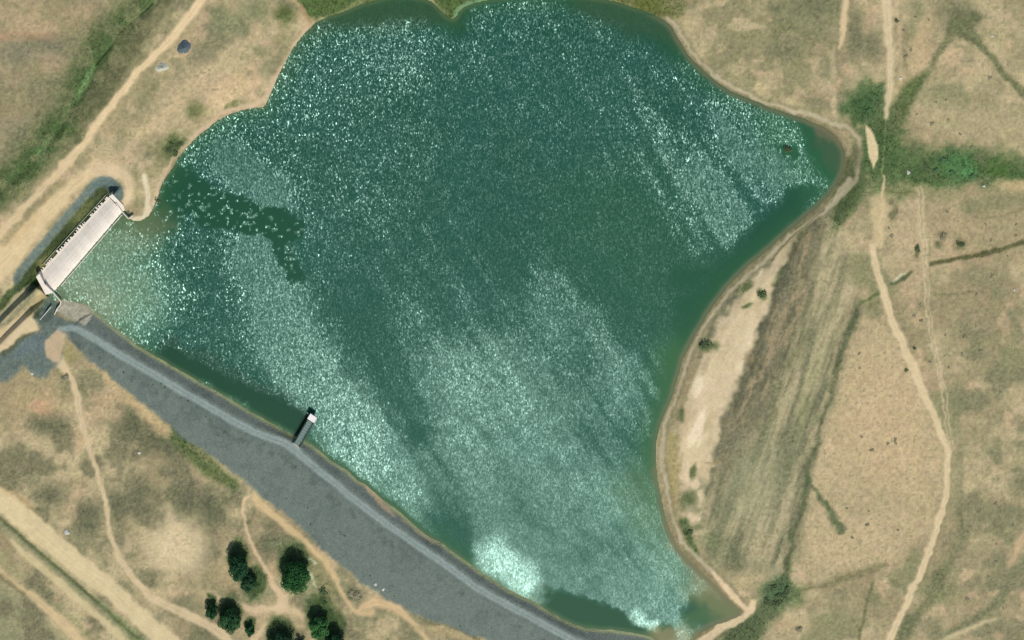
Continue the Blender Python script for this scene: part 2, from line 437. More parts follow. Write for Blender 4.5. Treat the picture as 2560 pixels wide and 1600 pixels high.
def zat(u, v):
    u = np.asarray(u, float); v = np.asarray(v, float)
    i = np.clip(np.searchsorted(GU, u) - 1, 0, len(GU) - 2); j = np.clip(np.searchsorted(GV, v) - 1, 0, len(GV) - 2)
    fx = (u - GU[i]) / (GU[i + 1] - GU[i]); fy = (v - GV[j]) / (GV[j + 1] - GV[j])
    return (Z[j, i] * (1 - fx) + Z[j, i + 1] * fx) * (1 - fy) + (Z[j + 1, i] * (1 - fx) + Z[j + 1, i + 1] * fx) * fy

# colours -------------------------------------------------------------------
COL = np.zeros(U.shape + (3,))
VEG = np.zeros(U.shape)                       # how green and rank the growth is
BARE = np.zeros(U.shape)                      # bare trodden soil
SCRUB = 0.45 + 0 * U
def paint(m, c, a=1.0, veg=None, bare=None):
    k = (m * a)[..., None]
    COL[:] = COL * (1 - k) + np.asarray(c, float) * k
    if veg is not None: VEG[:] = VEG * (1 - m * a) + veg * m * a
    if bare is not None: BARE[:] = np.maximum(BARE * (1 - m * a), bare * m * a)

TAN = (183, 165, 127); OLIVE = (132, 126, 94); DIRT = (208, 184, 144); PINK = (190, 160, 126)
big = vn(U, V, 190, 20, 4); mid = vn(U, V, 60, 24, 3); sml = vn(U, V, 17, 28, 2)
t = sst(0.36, 0.60, 0.55 * big + 0.45 * mid)
COL[:] = np.array((160, 144, 110)) * (1 - t)[..., None] + np.array(TAN) * t[..., None]
paint(sst(0.52, 0.68, vn(U, V, 75, 30, 4)) * (1 - .55 * sst(2050, 2150, U)), (140, 132, 100), 0.85)
paint(sst(0.58, 0.74, vn(U, V, 45, 33, 3)), (196, 168, 132), 0.6)

EAST = sst(1600, 1750, U)
SW = area([(-400,960),(120,940),(300,1000),(480,1120),(700,1290),(950,1500),(1300,1680),(-400,2000)], 30)
NW = area([(-400,-300),(900,-300),(780,60),(640,260),(420,430),(310,540),(40,760),(-400,900)], 20)
# west: hills beyond the ditch
paint(area([(-300,-200),(340,-200),(230,130),(120,300),(-300,560)], 40), (152, 138, 108), 0.55)
paint(blob(110, 55, 130, 45, -4, .6), (182, 158, 122), 0.8); paint(blob(70, 90, 110, 10), (184, 150, 116), 0.7)
for a in ((60,130,60,35),(110,215,45,30),(45,330,30,55),(160,110,60,24),(30,400,30,22)): paint(blob(*a, 0, .8), (126, 122, 96), 0.7)
paint(blob(110,165,40,30,0,.8), (174,152,118), 0.7); paint(blob(30,280,30,25,0,.8), (170,148,114), 0.7)
ditch = [(372,-20),(330,40),(296,85),(262,130),(226,190),(196,240),(160,300),(118,355),(70,408),(0,468),(-60,520)]
paint(line(ditch, [56,60,68,70,72,70,64,60,54,50,44], 34, 2.5), (118, 116, 82), 0.8, 0.4)
paint(line(ditch, [36,40,46,46,48,46,42,40,36,34,30], 28, 2.5), (94, 106, 66), 0.8, 0.6)
paint(line(ditch, [16,18,20,22,26,26,24,22,18,16,14], 16, 2.5), (78, 100, 56), 0.8, 0.8)
paint(line([(420,-20),(360,60),(300,150),(245,225),(200,290)], [24,28,34,30,20], 18), (112, 108, 78), 0.8, 0.35)
paint(line([(236,160),(222,190),(205,225),(196,250)], [5,9,8,3], 5), (112, 140, 86), 0.9, 1)
paint(line([(128,345),(106,380),(90,400)], [8,12,8], 8), (98, 130, 78), 0.8, 1)
paint(line([(392,0),(366,22),(339,50)], [4,5,4], 3), (128, 134, 90), 0.8)
paint(line([(381,8),(339,50),(304,79),(280,114),(240,162)], 2.4, 2.5, .5), (58, 70, 40), 0.85, 0.5)
paint(line([(200,250),(170,300),(120,365),(60,425),(0,482)], 3, 4), (72, 88, 50), 0.7, 0.8)
# north-west shore land
paint(NW * sst(.5, .62, vn(U, V, 40, 36, 3)) * (1 - sst(300, 330, 1e3 * 0 + (SD < 0))), (142, 134, 98), 0.5)
for a in ((556,48,26,36),(600,60,30,26),(640,20,40,30)): paint(blob(*a, 0, .8), (132, 132, 96), 0.7)
paint(area([(470,150),(560,165),(640,215),(640,258),(540,290),(470,330),(430,350),(380,330),(330,400),(280,430),(250,400),(340,290)], 22, 2), (190, 168, 132), .65)
paint(blob(585, 210, 60, 26, -20, .7), (204, 176, 136), 0.75); paint(blob(560, 252, 42, 16, -20, .7), (206, 178, 138), 0.7)
paint(blob(668,175,22,24,-40,.7), (144,138,104), 0.8); paint(blob(660,130,26,16,0,.8), (140,136,100), .6)
paint(line([(262,420),(300,370),(350,330),(420,285),(470,215),(520,180)], 13, 12), (198, 174, 134), 0.6)
paint(line([(560,0),(580,20)], 8, 8), (178,158,118), .5)
paint(blob(432, 366, 26, 36, 30, .8, 2.5), (86, 98, 60), 0.85, 0.7); paint(blob(488, 278, 20, 24, 20, .7), (118, 118, 78), 0.85, 0.5)
paint(blob(586, 262, 10, 8), (112, 116, 74), .8, .6); paint(blob(570, 268, 6, 8), (120,120,80), .7)
paint(blob(335,455,14,34,10,.7), (150,142,104), .8); paint(blob(352,508,16,12,0,.7), (142,136,100), .7); paint(blob(305,350,20,30,40,.8), (150,142,106), .6)
paint(blob(380,215,12,8), (128,124,88), .6)
# green banks at the head of the lake
paint(area([(690,-60),(735,-10),(765,40),(790,52),(870,24),(960,0),(1020,-14),(1080,0),(1128,50),(1160,14),(1222,-6),(1240,-80)], 10), (84, 104, 56), 0.95, 1.0)
paint(area([(1480,-60),(1500,-6),(1630,34),(1665,48),(1700,40),(1720,-10),(1720,-60)], 16), (108, 112, 62), 0.9, 0.9)
paint(blob(1640, 14, 46, 30, 0, .7), (92, 100, 46), 0.8, 1); paint(blob(715,38,26,22,0,.7), (96,104,62), .85, .7)
paint(line([(868,22),(900,4),(930,-10)], 5, 4), (140, 146, 92), 0.8, .6)
paint(line([(1136,42),(1158,16),(1222,-4)], [3,7,5], 4), (124, 150, 108), 0.9)
paint(line([(728,-10),(752,20),(772,46),(776,66)], [5,4,5,4], 3), (184, 158, 118), 0.9, 0, .6)
paint(line([(752,20),(776,50)], 3, 3), (140,114,84), .5)
# east side
paint(EAST * sst(.5, .68, vn(U, V, 30, 40, 3)), (158, 146, 110), 0.5)
paint(EAST * sst(0.57, .7, vn(U, V, 110, 41, 3)), (138, 134, 98), 0.7)
paint(area([(1700,-80),(2090,-80),(2060,140),(2000,280),(1880,240),(1760,140)], 30) * sst(.42, .62, vn(U, V, 34, 43, 3)), (134, 128, 94), 0.65)
paint(area([(2160,780),(2245,830),(2300,950),(2345,1060),(2366,1180),(2340,1330),(2240,1400),(2100,1430),(1995,1420),(2030,1190),(2090,960)], 20), (190, 168, 130), .75)
paint(area([(2310,500),(2560,470),(2700,560),(2700,660),(2330,660)], 26), (180, 158, 122), .6); paint(area([(2215,500),(2300,480),(2320,700),(2240,700)], 16), (184, 162, 126), .6)
for a in ((1955,128,36,22,0),(2040,15,60,26,0),(2140,90,20,60,0),(2180,120,30,30,0),(1935,20,20,14,0),(2390,30,50,40,20),(2420,50,30,20,0)):
    paint(blob(*a, .8), (124, 120, 90), 0.8)
paint(area([(1760,560),(2080,480),(2120,760),(2040,1060),(1990,1300),(1960,1440),(1770,1420),(1740,1200)], 24), (150, 141, 108), .85)
paint(area([(2310,240),(2560,300),(2700,380),(2560,390),(2450,370),(2300,330)], 30), (176, 160, 122), .8)
paint(area([(2290,60),(2330,40),(2330,140),(2260,240),(2230,260)], 14), (190, 166, 126), .6)
wet = [(2165,262),(2195,330),(2215,410),(2300,425),(2390,415),(2480,418),(2600,425),(2720,430)]
paint(line(wet, [50,48,70,54,52,34,30,30], 34, 3.6), (96, 110, 70), 0.92, 0.6)
paint(line(wet, [40,36,54,40,40,24,20,20], 26, 3.2) * sst(.4, .6, vn(U, V, 30, 55, 3)), (74, 98, 56), 0.75, 0.7)
paint(line([(2130,420),(2120,480),(2090,540),(2050,590)], [26,34,26,14], 16, 1.5), (80, 96, 58), 0.92, 0.8)
paint(line([(2235,300),(2285,215),(2320,182)], [26,18,6], 10), (98, 108, 68), 0.85, 0.7)
paint(blob(2165, 258, 46, 34, 0, .9, 3), (70, 98, 58), 0.7, .9); paint(blob(2200,340,22,40,0,.6), (80,100,60), .7, 1)
paint(blob(2390, 415, 62, 36, 4, .5), (82, 114, 66), 0.7, 1.0); paint(blob(2400, 410, 40, 26, 0, .9, 3), (88, 130, 76), 0.65, 1.0)
paint(blob(2420,432,18,14,0,.6), (96,150,92), .6, 1); paint(blob(2450,392,24,10,0,.7), (112,112,78), .7); paint(blob(2500,425,40,20,0,.8), (86,106,58), .7)
paint(line([(2215,468),(2290,476),(2380,500)], [10,16,10], 10), (150, 142, 102), .6)
paint(line([(2210,476),(2240,482),(2275,481)], 4, 3), (120,116,80), .7, .4)
paint(line([(2420,520),(2470,510),(2560,500)], [20,16,12], 16), (134,130,96), .7); paint(blob(2540,462,50,14,0,.6), (202,174,130), .7)
paint(line([(2330,165),(2362,110),(2385,70),(2400,40)], [7,9,12,16], 7), (122, 120, 86), 0.8, .4)
paint(line([(2392,60),(2430,90),(2460,120),(2500,170),(2530,205),(2570,245)], [22,16,9,8,9,12], 6), (116, 116, 82), 0.85, .4)
paint(blob(2435,45,24,14,-10,.6), (116,116,82), .8)
for pts, w, c in (([(2328,658),(2400,645),(2480,628),(2570,602)], 6, (96, 94, 62)), ([(2228,712),(2252,699),(2280,680)], [3,6,3], (92, 98, 66)),
                  ([(2140,762),(2165,750),(2195,734)], 4, (104, 108, 72)), ([(2325,738),(2400,732),(2470,728)], [3,3,2], (140,130,96)),
                  ([(2440,545),(2500,540),(2560,525)], 3, (142,130,98)), ([(2292,612),(2291,638)], 6, (112,108,74))):
    paint(line(pts, w, 3.5), c, 0.85, .4)
paint(line([(2236,704),(2262,684)], 3, 2.5), (206,196,160), .8)
for a in ((2358,590,10,9),(2400,608,13,12),(2345,612,12,8),(2230,540,10,14),(2240,520,6,14),(2225,505,9,7)): paint(blob(*a, 0, .7), (118, 114, 82), 0.8, .4)
# olive bands west of the dark field line
paint(line([(2040,690),(2015,790),(1985,880),(1950,980),(1925,1080),(1900,1160)], [12,18,22,22,18,10], 16, 1.4), (130, 126, 92), 0.7, .3)
paint(line([(2075,560),(2060,640),(2045,720)], 14, 14), (176,164,124), .6)
paint(line([(2100,780),(2050,880),(2010,1000),(1985,1100)], [10,20,20,10], 14), (174,164,122), .6)
paint(line([(2020,1000),(1985,1110),(1950,1200)], [8,14,8], 12), (128,128,92), .6, .4)
stre = vn(U, V, 15, 45, 3, ang=math.radians(108), stretch=9)
paint(area([(1760,560),(2080,500),(2150,780),(2040,1120),(1970,1420),(1760,1380),(1740,1200)], 24) * sst(.50, .62, stre), (124, 120, 92), .8, .2)
paint(area([(1760,700),(2080,500),(2150,780),(2040,1120),(1970,1420),(1760,1380),(1740,1200)], 30) * sst(.52, .68, 1 - stre), (186, 168, 132), .7)
bandm = line([(2030,540),(2008,620),(1978,700),(1948,790),(1925,860),(1896,940),(1862,1030),(1832,1120),(1800,1210)], [34,44,50,50,50,48,42,34,20], 22, 2.2)
paint(bandm, (122, 115, 89), 0.8, 0.2)
paint(bandm * sst(.56, .70, vn(U, V, 13, 53, 3, ang=math.radians(108), stretch=5)), (166, 146, 112), .7)
paint(bandm * sst(.56, .70, vn(U, V, 16, 54, 3, ang=math.radians(108), stretch=5)), (104, 102, 78), .6, .3)
paint(line([(2000,560),(1962,630),(1940,690),(1915,745)], [26,18,14,10], 10), (92, 98, 66), 0.6, 0.5)
paint(line([(1990,600),(1960,690),(1928,770),(1902,850),(1872,930),(1838,1020)], [12,12,10,9,8,7], 6, 1.6), (98, 94, 72), .4, .4)
paint(line([(1960,760),(1930,880),(1895,960)], [6,8,6], 6, 2), (172, 150, 116), .6)
paint(blob(2190, 1060, 95, 150, 12, .5), (196, 170, 132), .55); paint(blob(2260, 1150, 70, 90, 0, .6), (196, 170, 130), .2); paint(blob(2080, 1340, 70, 60, 0, .6), (188, 166, 128), .4)
paint(blob(1890, 1200, 70, 110, 15, .7), (156, 152, 116), .5)
paint(line([(2145,775),(2122,840),(2102,900),(2086,950),(2072,1010),(2056,1060),(2036,1130),(2020,1180),(2005,1260),(1986,1320),(1972,1400),(1960,1460)],
           [9,10,9,7,6,6,7,9,6,7,8,14], 7, 2) * (.55 + .6 * vn(U, V, 26, 81, 2)), (96, 100, 70), 0.85, 0.3)
paint(line([(2016,1190),(2050,1245),(2080,1290),(2104,1325)], [6,8,10,13], 6, 1.8), (98, 106, 74), 0.8, 0.35)
paint(line([(1975,1478),(2040,1468),(2100,1450),(2160,1428),(2215,1412)], [6,6,8,9,6], 7), (132, 124, 90), 0.75, .3)
paint(line([(2182,1456),(2166,1520),(2150,1600),(2140,1650)], 4, 3.5), (118, 114, 80), 0.75, .3)
paint(line([(2400,1268),(2408,1330),(2385,1380),(2350,1440),(2330,1490),(2280,1550),(2250,1600)], [9,9,8,14,12,14,16], 12, 1.6), (126, 122, 88), 0.8, .4)
paint(blob(2270,1565,22,34,35,.6), (112,112,82), .7, .4); paint(blob(2345,1440,16,24,30,.6), (116,114,84), .7, .4)
paint(line([(2570,1400),(2525,1455),(2490,1510),(2440,1545),(2380,1580),(2330,1620)], [12,12,10,9,8,8], 8, 1.5), (120, 120, 88), 0.75, .3)
paint(area([(2380,700),(2700,650),(2700,1700),(2250,1700),(2390,1350),(2390,1100)], 60) * sst(.45, .66, vn(U, V, 52, 47, 3)), (136, 130, 98), .85)
paint(blob(1940, 1482, 40, 34, -30, .6), (72, 98, 62), 0.9, 1.0); paint(blob(1985,1490,26,26,0,.8), (100,112,72), .7, .7)
paint(line([(1930,1520),(1890,1560),(1850,1600),(1800,1650)], [26,30,36,40], 16), (88, 102, 66), 0.85, 0.8)
paint(blob(1960,1562,36,20,0,.7), (186,160,124), .6); paint(blob(1999,1572,8,9), (112,104,72), .7)
# bare strip on the east shore
bare_e = [(2000,572),(1978,628),(1940,690),(1926,760),(1900,815),(1866,905),(1838,975),(1808,1050),(1786,1120),(1768,1200),(1752,1300),(1768,1330),(1720,1320),(1712,1240),(1702,1170),(1694,1080),(1724,985),(1752,900),(1800,800),(1870,712),(1948,622)]
paint(area(bare_e, 9, 2.2), (210, 187, 150), 0.9, 0.0, 1.0)
paint(area(bare_e, 5) * sst(.54, .70, vn(U, V, 34, 82, 3, ang=math.radians(112), stretch=3)), (228, 208, 174), .7)
paint(area(bare_e, 4) * sst(.5, .72, vn(U, V, 20, 49, 3, ang=math.radians(110), stretch=3)), (186, 166, 128), .7)
paint(area([(1694,1290),(1740,1190),(1775,1210),(1770,1330)], 16) * sst(.4,.62,vn(U,V,22,50,2)), (150,142,108), .8)
for a in ((1765,866,34,13,-4),(1704,1036,9,18,10),(1905,738,12,14,0),(1865,712,18,12,-30),(1720,1245,16,22,0),(1735,1180,8,20,15),(1868,765,14,6,0)):
    paint(blob(*a, .6), (104, 110, 72), 0.9, 0.6)
paint(line([(1712,1310),(1722,1350),(1740,1385)], [14,9,8], 7), (86, 102, 62), 0.9, .8); paint(blob(1745,1318,20,8), (110,112,74), .7, .5)
paint(blob(1835,1390,22,44,0,.7), (122,120,90), .8, .4); paint(blob(1790,1360,26,40,-20,.8), (128,128,92), .7, .4)
for v_ in (900, 1056, 1158): paint(line([(1800 + (1056-v_)*.35, v_-2), (1862 + (1056-v_)*.35, v_)], 1.8, 2), (142, 122, 88), .6)
paint(area([(1668,1080),(1690,1090),(1700,1200),(1690,1290),(1676,1240),(1664,1160)], 6), (166, 150, 104), .8)
paint(area([(2163,310),(2178,324),(2194,362),(2196,394),(2184,424),(2173,392),(2166,350)], 2.5, .4), (214, 190, 150), 0.95, 0, 1)
# shore rims
east_path = [(1668,46),(1693,69),(1714,106),(1730,132),(1756,159),(1796,193),(1836,220),(1915,254),(2018,286),(2084,310),(2116,318),(2142,343),(2150,372),(2146,405),(2138,445),(2103,487),
             (2079,511),(2026,550),(1973,595),(1920,640),(1849,703),(1791,774),(1756,825),(1714,910),(1693,985),(1664,1059),(1654,1117),(1659,1170),(1671,1240),(1684,1295),(1706,1358),(1758,1406),(1798,1448),(1864,1518)]
rim = (1 - sst(0, 1, SD / (5 + 24 * vn(U, V, 45, 79, 3)))) * (SD > -30)
paint(rim * EAST, (128, 116, 84), 0.8, 0, .5)
paint(line(east_path, 11, 6, .7), (140, 130, 98), 0.6, .1)
EP = line(east_path, [5,5,3.6,4.4,3.4,5,3.8,4.6,5.4,6,5,4.4,5.6,5,6,8,6,5,4,5.4,4,5,3.6,5,3.4,4.2,5.5,6,4,3.4,4.2,5,4,6], 3.2, 1.1); paint(EP * (.6 + .5 * vn(U, V, 28, 80, 2)), (186, 172, 140), 0.9, 0, .8)
paint(line([(2140,380),(2128,420),(2105,460),(2085,480)], [14,16,14,8], 8), (112,108,78), .7, .3)
paint(line([(2124,448),(2104,474),(2085,505)], [6,9,6], 4), (182, 168, 136), .85, 0, .7)
paint(line([(2060,520),(2020,556),(1975,600),(1925,652)], 2.0, 2), (96, 90, 66), .6, .2)
west_path = [(776,66),(758,88),(728,132),(696,188),(676,226),(664,248),(636,262),(569,281),(529,305),(489,337),(443,385),(424,418),(404,450),(393,488),(384,514)]
WP = line(west_path, [4,6,4,8,10,8,5,6,3.4,5,3,5,3.4,4.6,5], 4, 1.3); paint(rim * NW, (176, 152, 116), .8, 0, .6); paint(WP * (.55 + .6 * vn(U, V, 24, 83, 2)), (202, 176, 142), 0.9, 0, .9)
paint(area([(1738,1600),(1768,1580),(1790,1560),(1850,1538),(1862,1528),(1880,1500),(1892,1502),(1888,1520),(1870,1542),(1838,1568),(1790,1590),(1750,1640)], 3.5), (212, 188, 150), 0.95, 0, 1)
paint(line([(1780,1432),(1800,1456),(1830,1488),(1864,1520)], [4,6,8,8], 3), (212, 186, 148), 0.95, 0, 1)
# roads and tracks on the dry ground ---------------------------------------
ROADS = {}
def road(key, pts, hw, c=DIRT, soft=4.0, a=0.95, warp=.7):
    m = line(pts, hw, soft * 1.35, warp * 1.5); k = .72 + .5 * vn(U, V, 26, 68, 2)
    paint(m * np.clip(k + .25 * (m > .9), 0, 1), c, a, 0, 1.0)
    p = np.asarray(pts, float); d = np.gradient(p, axis=0); nrm = np.column_stack([-d[:, 1], d[:, 0]]) / (np.hypot(*d.T)[:, None] + 1e-9)
    w = np.broadcast_to(np.asarray(hw, float), (len(p),))
    for sg in (-1, 1):                                          # wheel ruts and the scuffed strip between them
        rl = line(p + sg * nrm * (np.minimum(w, 12) * .38)[:, None], 1.2, 1.8, .5); paint(rl, np.asarray(c) * 1.05, .45)
    paint(line(p, 1.0, 2.2, .7) * sst(.4, .7, vn(U, V, 30, 69, 2)), np.asarray(c) * .86, .5)
    ROADS[key] = np.maximum(ROADS.get(key, 0), m)
    return m
paint(line([(470,60),(400,150),(330,230),(265,310)], 22, 14), (170,154,116), .5)
road('west_road', [(516,-30),(497,8),(437,87),(384,140),(331,196),(265,280),(225,336),(185,389),(160,414)], [12,12,11,10,9,9,9,11,13], (216, 190, 148))
road('west_road', [(180,395),(130,450),(79,500),(40,545),(0,585),(-60,650)], [10,9,9,10,11,12], (206, 182, 142))
road('west_road', [(235,420),(180,470),(132,516),(66,590),(20,640),(-30,690),(-120,780)], [16,18,22,26,34,36,36], (210, 186, 144), 7)
road('west_road', [(250,425),(300,432),(322,460),(318,500),(306,512)], [22,20,14,10,6], (206, 182, 144), 8)
paint(line([(150,455),(110,498),(60,550),(10,610)], [4,6,6,6], 5), (164,146,106), .6)
paint(line([(90,545),(40,600)], 8, 8), (200,172,126), .5)
road('shore_spit_path', [(361,440),(366,470),(369,500),(371,522),(362,542),(345,549),(328,549)], [6,6,6,7,8,8,4], (210, 194, 160), 2.5, .95, .4)
road('south_road', [(-60,1195),(0,1250),(70,1308),(132,1359),(200,1415),(265,1465),(330,1525),(397,1584),(450,1635)], [30,29,28,26,26,24,24,24,24], (206, 186, 144), 4)
paint(line([(-20,1190),(40,1240),(100,1290)], [14,10,4], 6), (204,174,128), .6)
paint(line([(-30,1275),(0,1303),(132,1417),(238,1507),(344,1598),(400,1650)], [10,10,11,12,14,14], 6), (150, 146, 108), .85, .3)
paint(line([(-30,1270),(0,1295),(132,1409),(238,1499),(300,1552)], [3,3,3.2,3,2], 2.2, .4), (96, 100, 68), .85, .4)
paint(line([(238,1500),(300,1555),(350,1600)], [3,8,12], 7), (124, 128, 88), .7, .5)
road('parallel_track', [(30,1352),(53,1375),(132,1444),(200,1505),(291,1584),(330,1630)], [4,8,9,9,9,9], (196, 178, 136), 4)
paint(line([(-40,1365),(30,1420),(100,1480),(150,1525),(220,1590)], [10,12,10,10,8], 10), (158,150,108), .6, .2)
road('field_track', [(-40,1396),(0,1428),(40,1460),(79,1491),(130,1535),(198,1600),(230,1635)], [5,6,7,10,14,14,14], (200, 176, 134), 6)
paint(line([(-30,1415),(20,1452),(60,1485)], 6, 5), (120,112,80), .7, .3)
paint(area([(-200,1450),(0,1450),(60,1500),(140,1580),(190,1640),(-200,1700)], 18), (142, 138, 104), .8, .3)
paint(blob(70,1570,60,24,30,.8), (164,154,116), .7)
# south-west plain
paint(SW * sst(.46, .64, vn(U, V, 70, 52, 4)) * (1 - BARE), (128, 121, 92), .9, .2)
for a in ((290,1270,40,40),(345,1240,36,40),(120,1240,40,30),(215,1290,26,40),(420,1100,50,36),(330,1060,30,40),(500,1250,60,40),(540,1300,30,50),(120,1060,50,26),(680,1360,36,26),(880,1490,28,16)):
    paint(blob(*a, 0, .8) , (108, 106, 80), 0.85, .4)
paint(line([(440,1090),(480,1130),(530,1175),(585,1210)], [16,20,20,12], 10), (90, 104, 60), .85, .9)
paint(line([(455,1075),(470,1112),(500,1135)], [5,8,5], 5), (74, 92, 50), .7, .9)
paint(line([(470,1110),(520,1150)], 5, 4), (146,138,98), .7)
paint(blob(450, 1365, 74, 66, 20, .5), (208, 186, 148), 0.85, 0, .7); paint(line([(418,1262),(430,1310),(450,1350)], [6,16,30], 12), (204, 182, 144), .7, 0, .5)
paint(area([(215,1000),(300,985),(370,1030),(430,1080),(400,1092),(330,1010)], 12), (192, 166, 124), .7)
paint(line([(236,905),(300,970),(370,1030),(420,1085)], [10,12,14,10], 10), (198,172,128), .6)
paint(blob(90,1000,80,40,0,.8), (178,156,116), .5); paint(blob(100,1020,30,16), (198,158,124), .6)
paint(line([(0,950),(60,935),(140,960)], 14, 12), (170,154,114), .5)
paint(line([(560,1330),(600,1400),(660,1440)], 26, 20), (176, 156, 120), .6); paint(blob(640,1560,90,50,0,.8), (182,160,124), .7, 0, .5)
paint(blob(560,1440,50,30,0,.8), (178,158,120), .7)
for a in ((640,1488,34,22),(628,1462,26,18),(700,1360,30,18),(790,1480,30,50),(850,1470,16,40)): paint(blob(*a, 0, .8), (130, 130, 96), .7, .4)
paint(line([(770,1385),(800,1420),(815,1470),(822,1540)], [12,18,24,30], 14), (140, 132, 94), .7, .4)
road('south_track', [(146,896),(172,932),(193,990),(201,1038),(212,1091),(230,1144),(249,1200),(262,1253),(272,1319),(296,1385),(344,1459),(397,1504),(476,1541),(529,1570),(569,1600),(610,1640)],
     [14,9,8,8,8,7,6,6,6,7,8,10,12,12,12,12], (200, 178, 140), 3)
paint(line([(225,1030),(232,1080),(228,1110)], 3, 3), (190,168,130), .6)
road('tree_path', [(640,1238),(614,1248),(606,1262),(611,1306),(635,1369),(650,1400),(666,1433),(693,1478),(706,1512)], [3,4,4,3.5,4,4.5,6,8,12], (206, 180, 142), 3)
road('tree_path', [(706,1500),(700,1530),(670,1565),(640,1594),(610,1625)], [14,10,8,7,7], (206, 182, 144), 4)
road('tree_path', [(640,1518),(675,1526),(700,1520),(746,1535),(764,1548)], [6,8,10,8,4], (204, 180, 142), 5)
road('tree_path', [(520,1488),(580,1506),(620,1520),(655,1526)], [8,10,10,8], (200, 176, 140), 6)
road('dam_toe_track', [(640,1248),(719,1320),(772,1364),(812,1405),(841,1453),(862,1495),(891,1531),(930,1530)], [10,9,9,7,6,5,5,8], (200, 174, 130), 4)
road('dam_toe_track', [(891,1528),(944,1504),(1010,1535),(1060,1590),(1085,1640)], [5,12,9,6,5], (202, 174, 132), 6)
paint(line([(1040,1570),(1110,1578),(1190,1605)], [8,10,8], 8), (176,158,116), .7)
paint(line([(1050,1545),(1090,1560),(1140,1572),(1200,1598)], 3, 3), (110,104,72), .6, .4)
paint(line([(760,1400),(772,1396),(788,1408)], 3, 2), (210,206,176), .8); paint(line([(772,1420),(784,1450),(790,1468)], [3,4,2], 2), (190,192,150), .8)
# east tracks
road('east_track', [(2212,-30),(2216,0),(2218,60),(2224,120),(2226,180),(2222,240),(2216,290)], [12,12,11,10,9,8,5], (202, 182, 144), 4)
paint(line([(2213,290),(2209,380),(2207,440)], 1.8, 2), (150,148,104), .6)
paint(line([(2210,440),(2202,520),(2204,610)], 3, 2.5), (210,188,148), .8, 0, .8)
paint(line([(2290,470),(2296,560),(2300,640)], 2.5, 3), (196,174,138), .5); paint(line([(2085,120),(2080,200),(2092,290)], 5, 6), (198,176,140), .5); paint(line([(2240,0),(2246,80),(2240,170)], 3, 4), (196,172,136), .5)
paint(area([(2174,490),(2212,482),(2214,560),(2204,620),(2184,610)], 6), (200, 178, 136), .75, 0, .8)
road('east_track', [(2180,612),(2192,680),(2214,750),(2240,820),(2266,880),(2292,935),(2312,985),(2342,1050),(2364,1115),(2370,1180),(2366,1240),(2350,1300),(2325,1370),(2292,1450),(2256,1530),(2222,1600),(2200,1640)],
     [8,9,10,11,11,13,10,9,8,9,9,9,9,9,8,10,11], (208, 186, 146), 3)
paint(line([(2380,1160),(2372,1260),(2340,1360),(2300,1460)], 2.4, 3), (132,122,88), .5)
for off in (-5, 4): paint(line([(2300+off,470),(2310+off,600),(2318+off,760),(2334+off,860),(2352+off,940),(2372+off,1060),(2378+off,1110)], 2.0, 2.4), (204,184,146), .75, 0, .5)
road('north_track', [(2118,-30),(2114,20),(2108,70),(2098,118)], [7,8,8,3], (204, 180, 140), 4)
paint(line([(2086,180),(2080,230),(2086,285)], [6,6,8], 6), (196,172,136), .6)
paint(line([(2244,40),(2252,120),(2250,200)], 6, 5), (182,158,122), .5); paint(line([(2262,60),(2260,140),(2268,200)], 4, 4), (132,122,92), .5)
road('far_east_track', [(2600,1290),(2560,1345),(2526,1410)], [8,9,6], (192, 166, 128), 6)
road('far_east_track', [(2490,1545),(2420,1572),(2350,1605),(2310,1640)], [4,6,6,6], (190, 174, 134), 5)
for u_, v_, r_ in ((735,1420,38),(594,1395,26),(632,1462,28),(528,1515,14),(574,1535,26),(625,1565,12),(800,1545,34),(825,1580,34),(700,1590,30)):  # green grass under trees, painted darker and drawn north where their shadows fall
    paint(blob(u_, v_ - 8, r_ * 1.05, r_ * 1.4, 0, .35), (66, 86, 48), .92, .9)
# gravel yard, pad, sand -----------------------------------------------------
GREY = (104, 117, 108)
yard = area([(-60,960),(-40,900),(20,872),(62,842),(96,824),(92,808),(128,764),(146,768),(142,786),(214,812),(236,778),(280,810),(300,870),(230,900),(160,836),(150,900),(112,948),(80,926),(58,914),(30,942),(8,956)], 8, 1.6)
paint(yard, GREY, .95, .0, .3)
paint(area([(20,890),(60,850),(100,830),(110,870),(60,900)], 10), (108,122,120), .6)
paint(area([(60,835),(95,822),(110,815),(60,850),(10,892),(0,885)], 4), (92,94,68), .7)
dam_m = 1 - sst(-6, 5, sdf(WU, WV, DAMPOLY) + 4 * (vn(U, V, 7, 78, 2) - .5))
dam_m = dam_m * (SD > -14)
paint(dam_m, (111, 121, 110), 1.0, 0, .4)
upm = dam_m * upside
paint(upm, (114, 122, 112), .9)
paint(dam_m * sst(.55, .75, vn(U, V, 60, 56, 3)), (101, 110, 102), .6)
paint(dam_m * (~upside) * sst(.6, .8, vn(U, V, 26, 57, 2)) * (1 - sst(20, 110, dC)), (92, 104, 96), .6)
CR = line(CREST, [6,8,9,9,9,9,9,10,9,9,9,9,9,9,9,9,9,9,9,9,9], 4, .4)
paint(CR, (148, 160, 151), .95, 0, .6)
paint(line(CREST[3:], 1.6, 1.6, .2), (118, 130, 124), .6)
cpt = np.array(CREST[2:], float); cdn = np.gradient(cpt, axis=0); cdn = np.column_stack([-cdn[:, 1], cdn[:, 0]]) / np.hypot(*cdn.T)[:, None]
for sg in (-4.2, 4.2): paint(line(cpt + sg * cdn, 1.4, 1.6, .2), (158, 168, 156), .6)
paint(dam_m * (1 - CR) * sst(.62, .74, vn(U, V, 24, 71, 4)), (94, 104, 97), .4)
paint(dam_m * (1 - CR) * sst(.60, .74, vn(U, V, 34, 74, 4)), (116, 127, 117), .4)
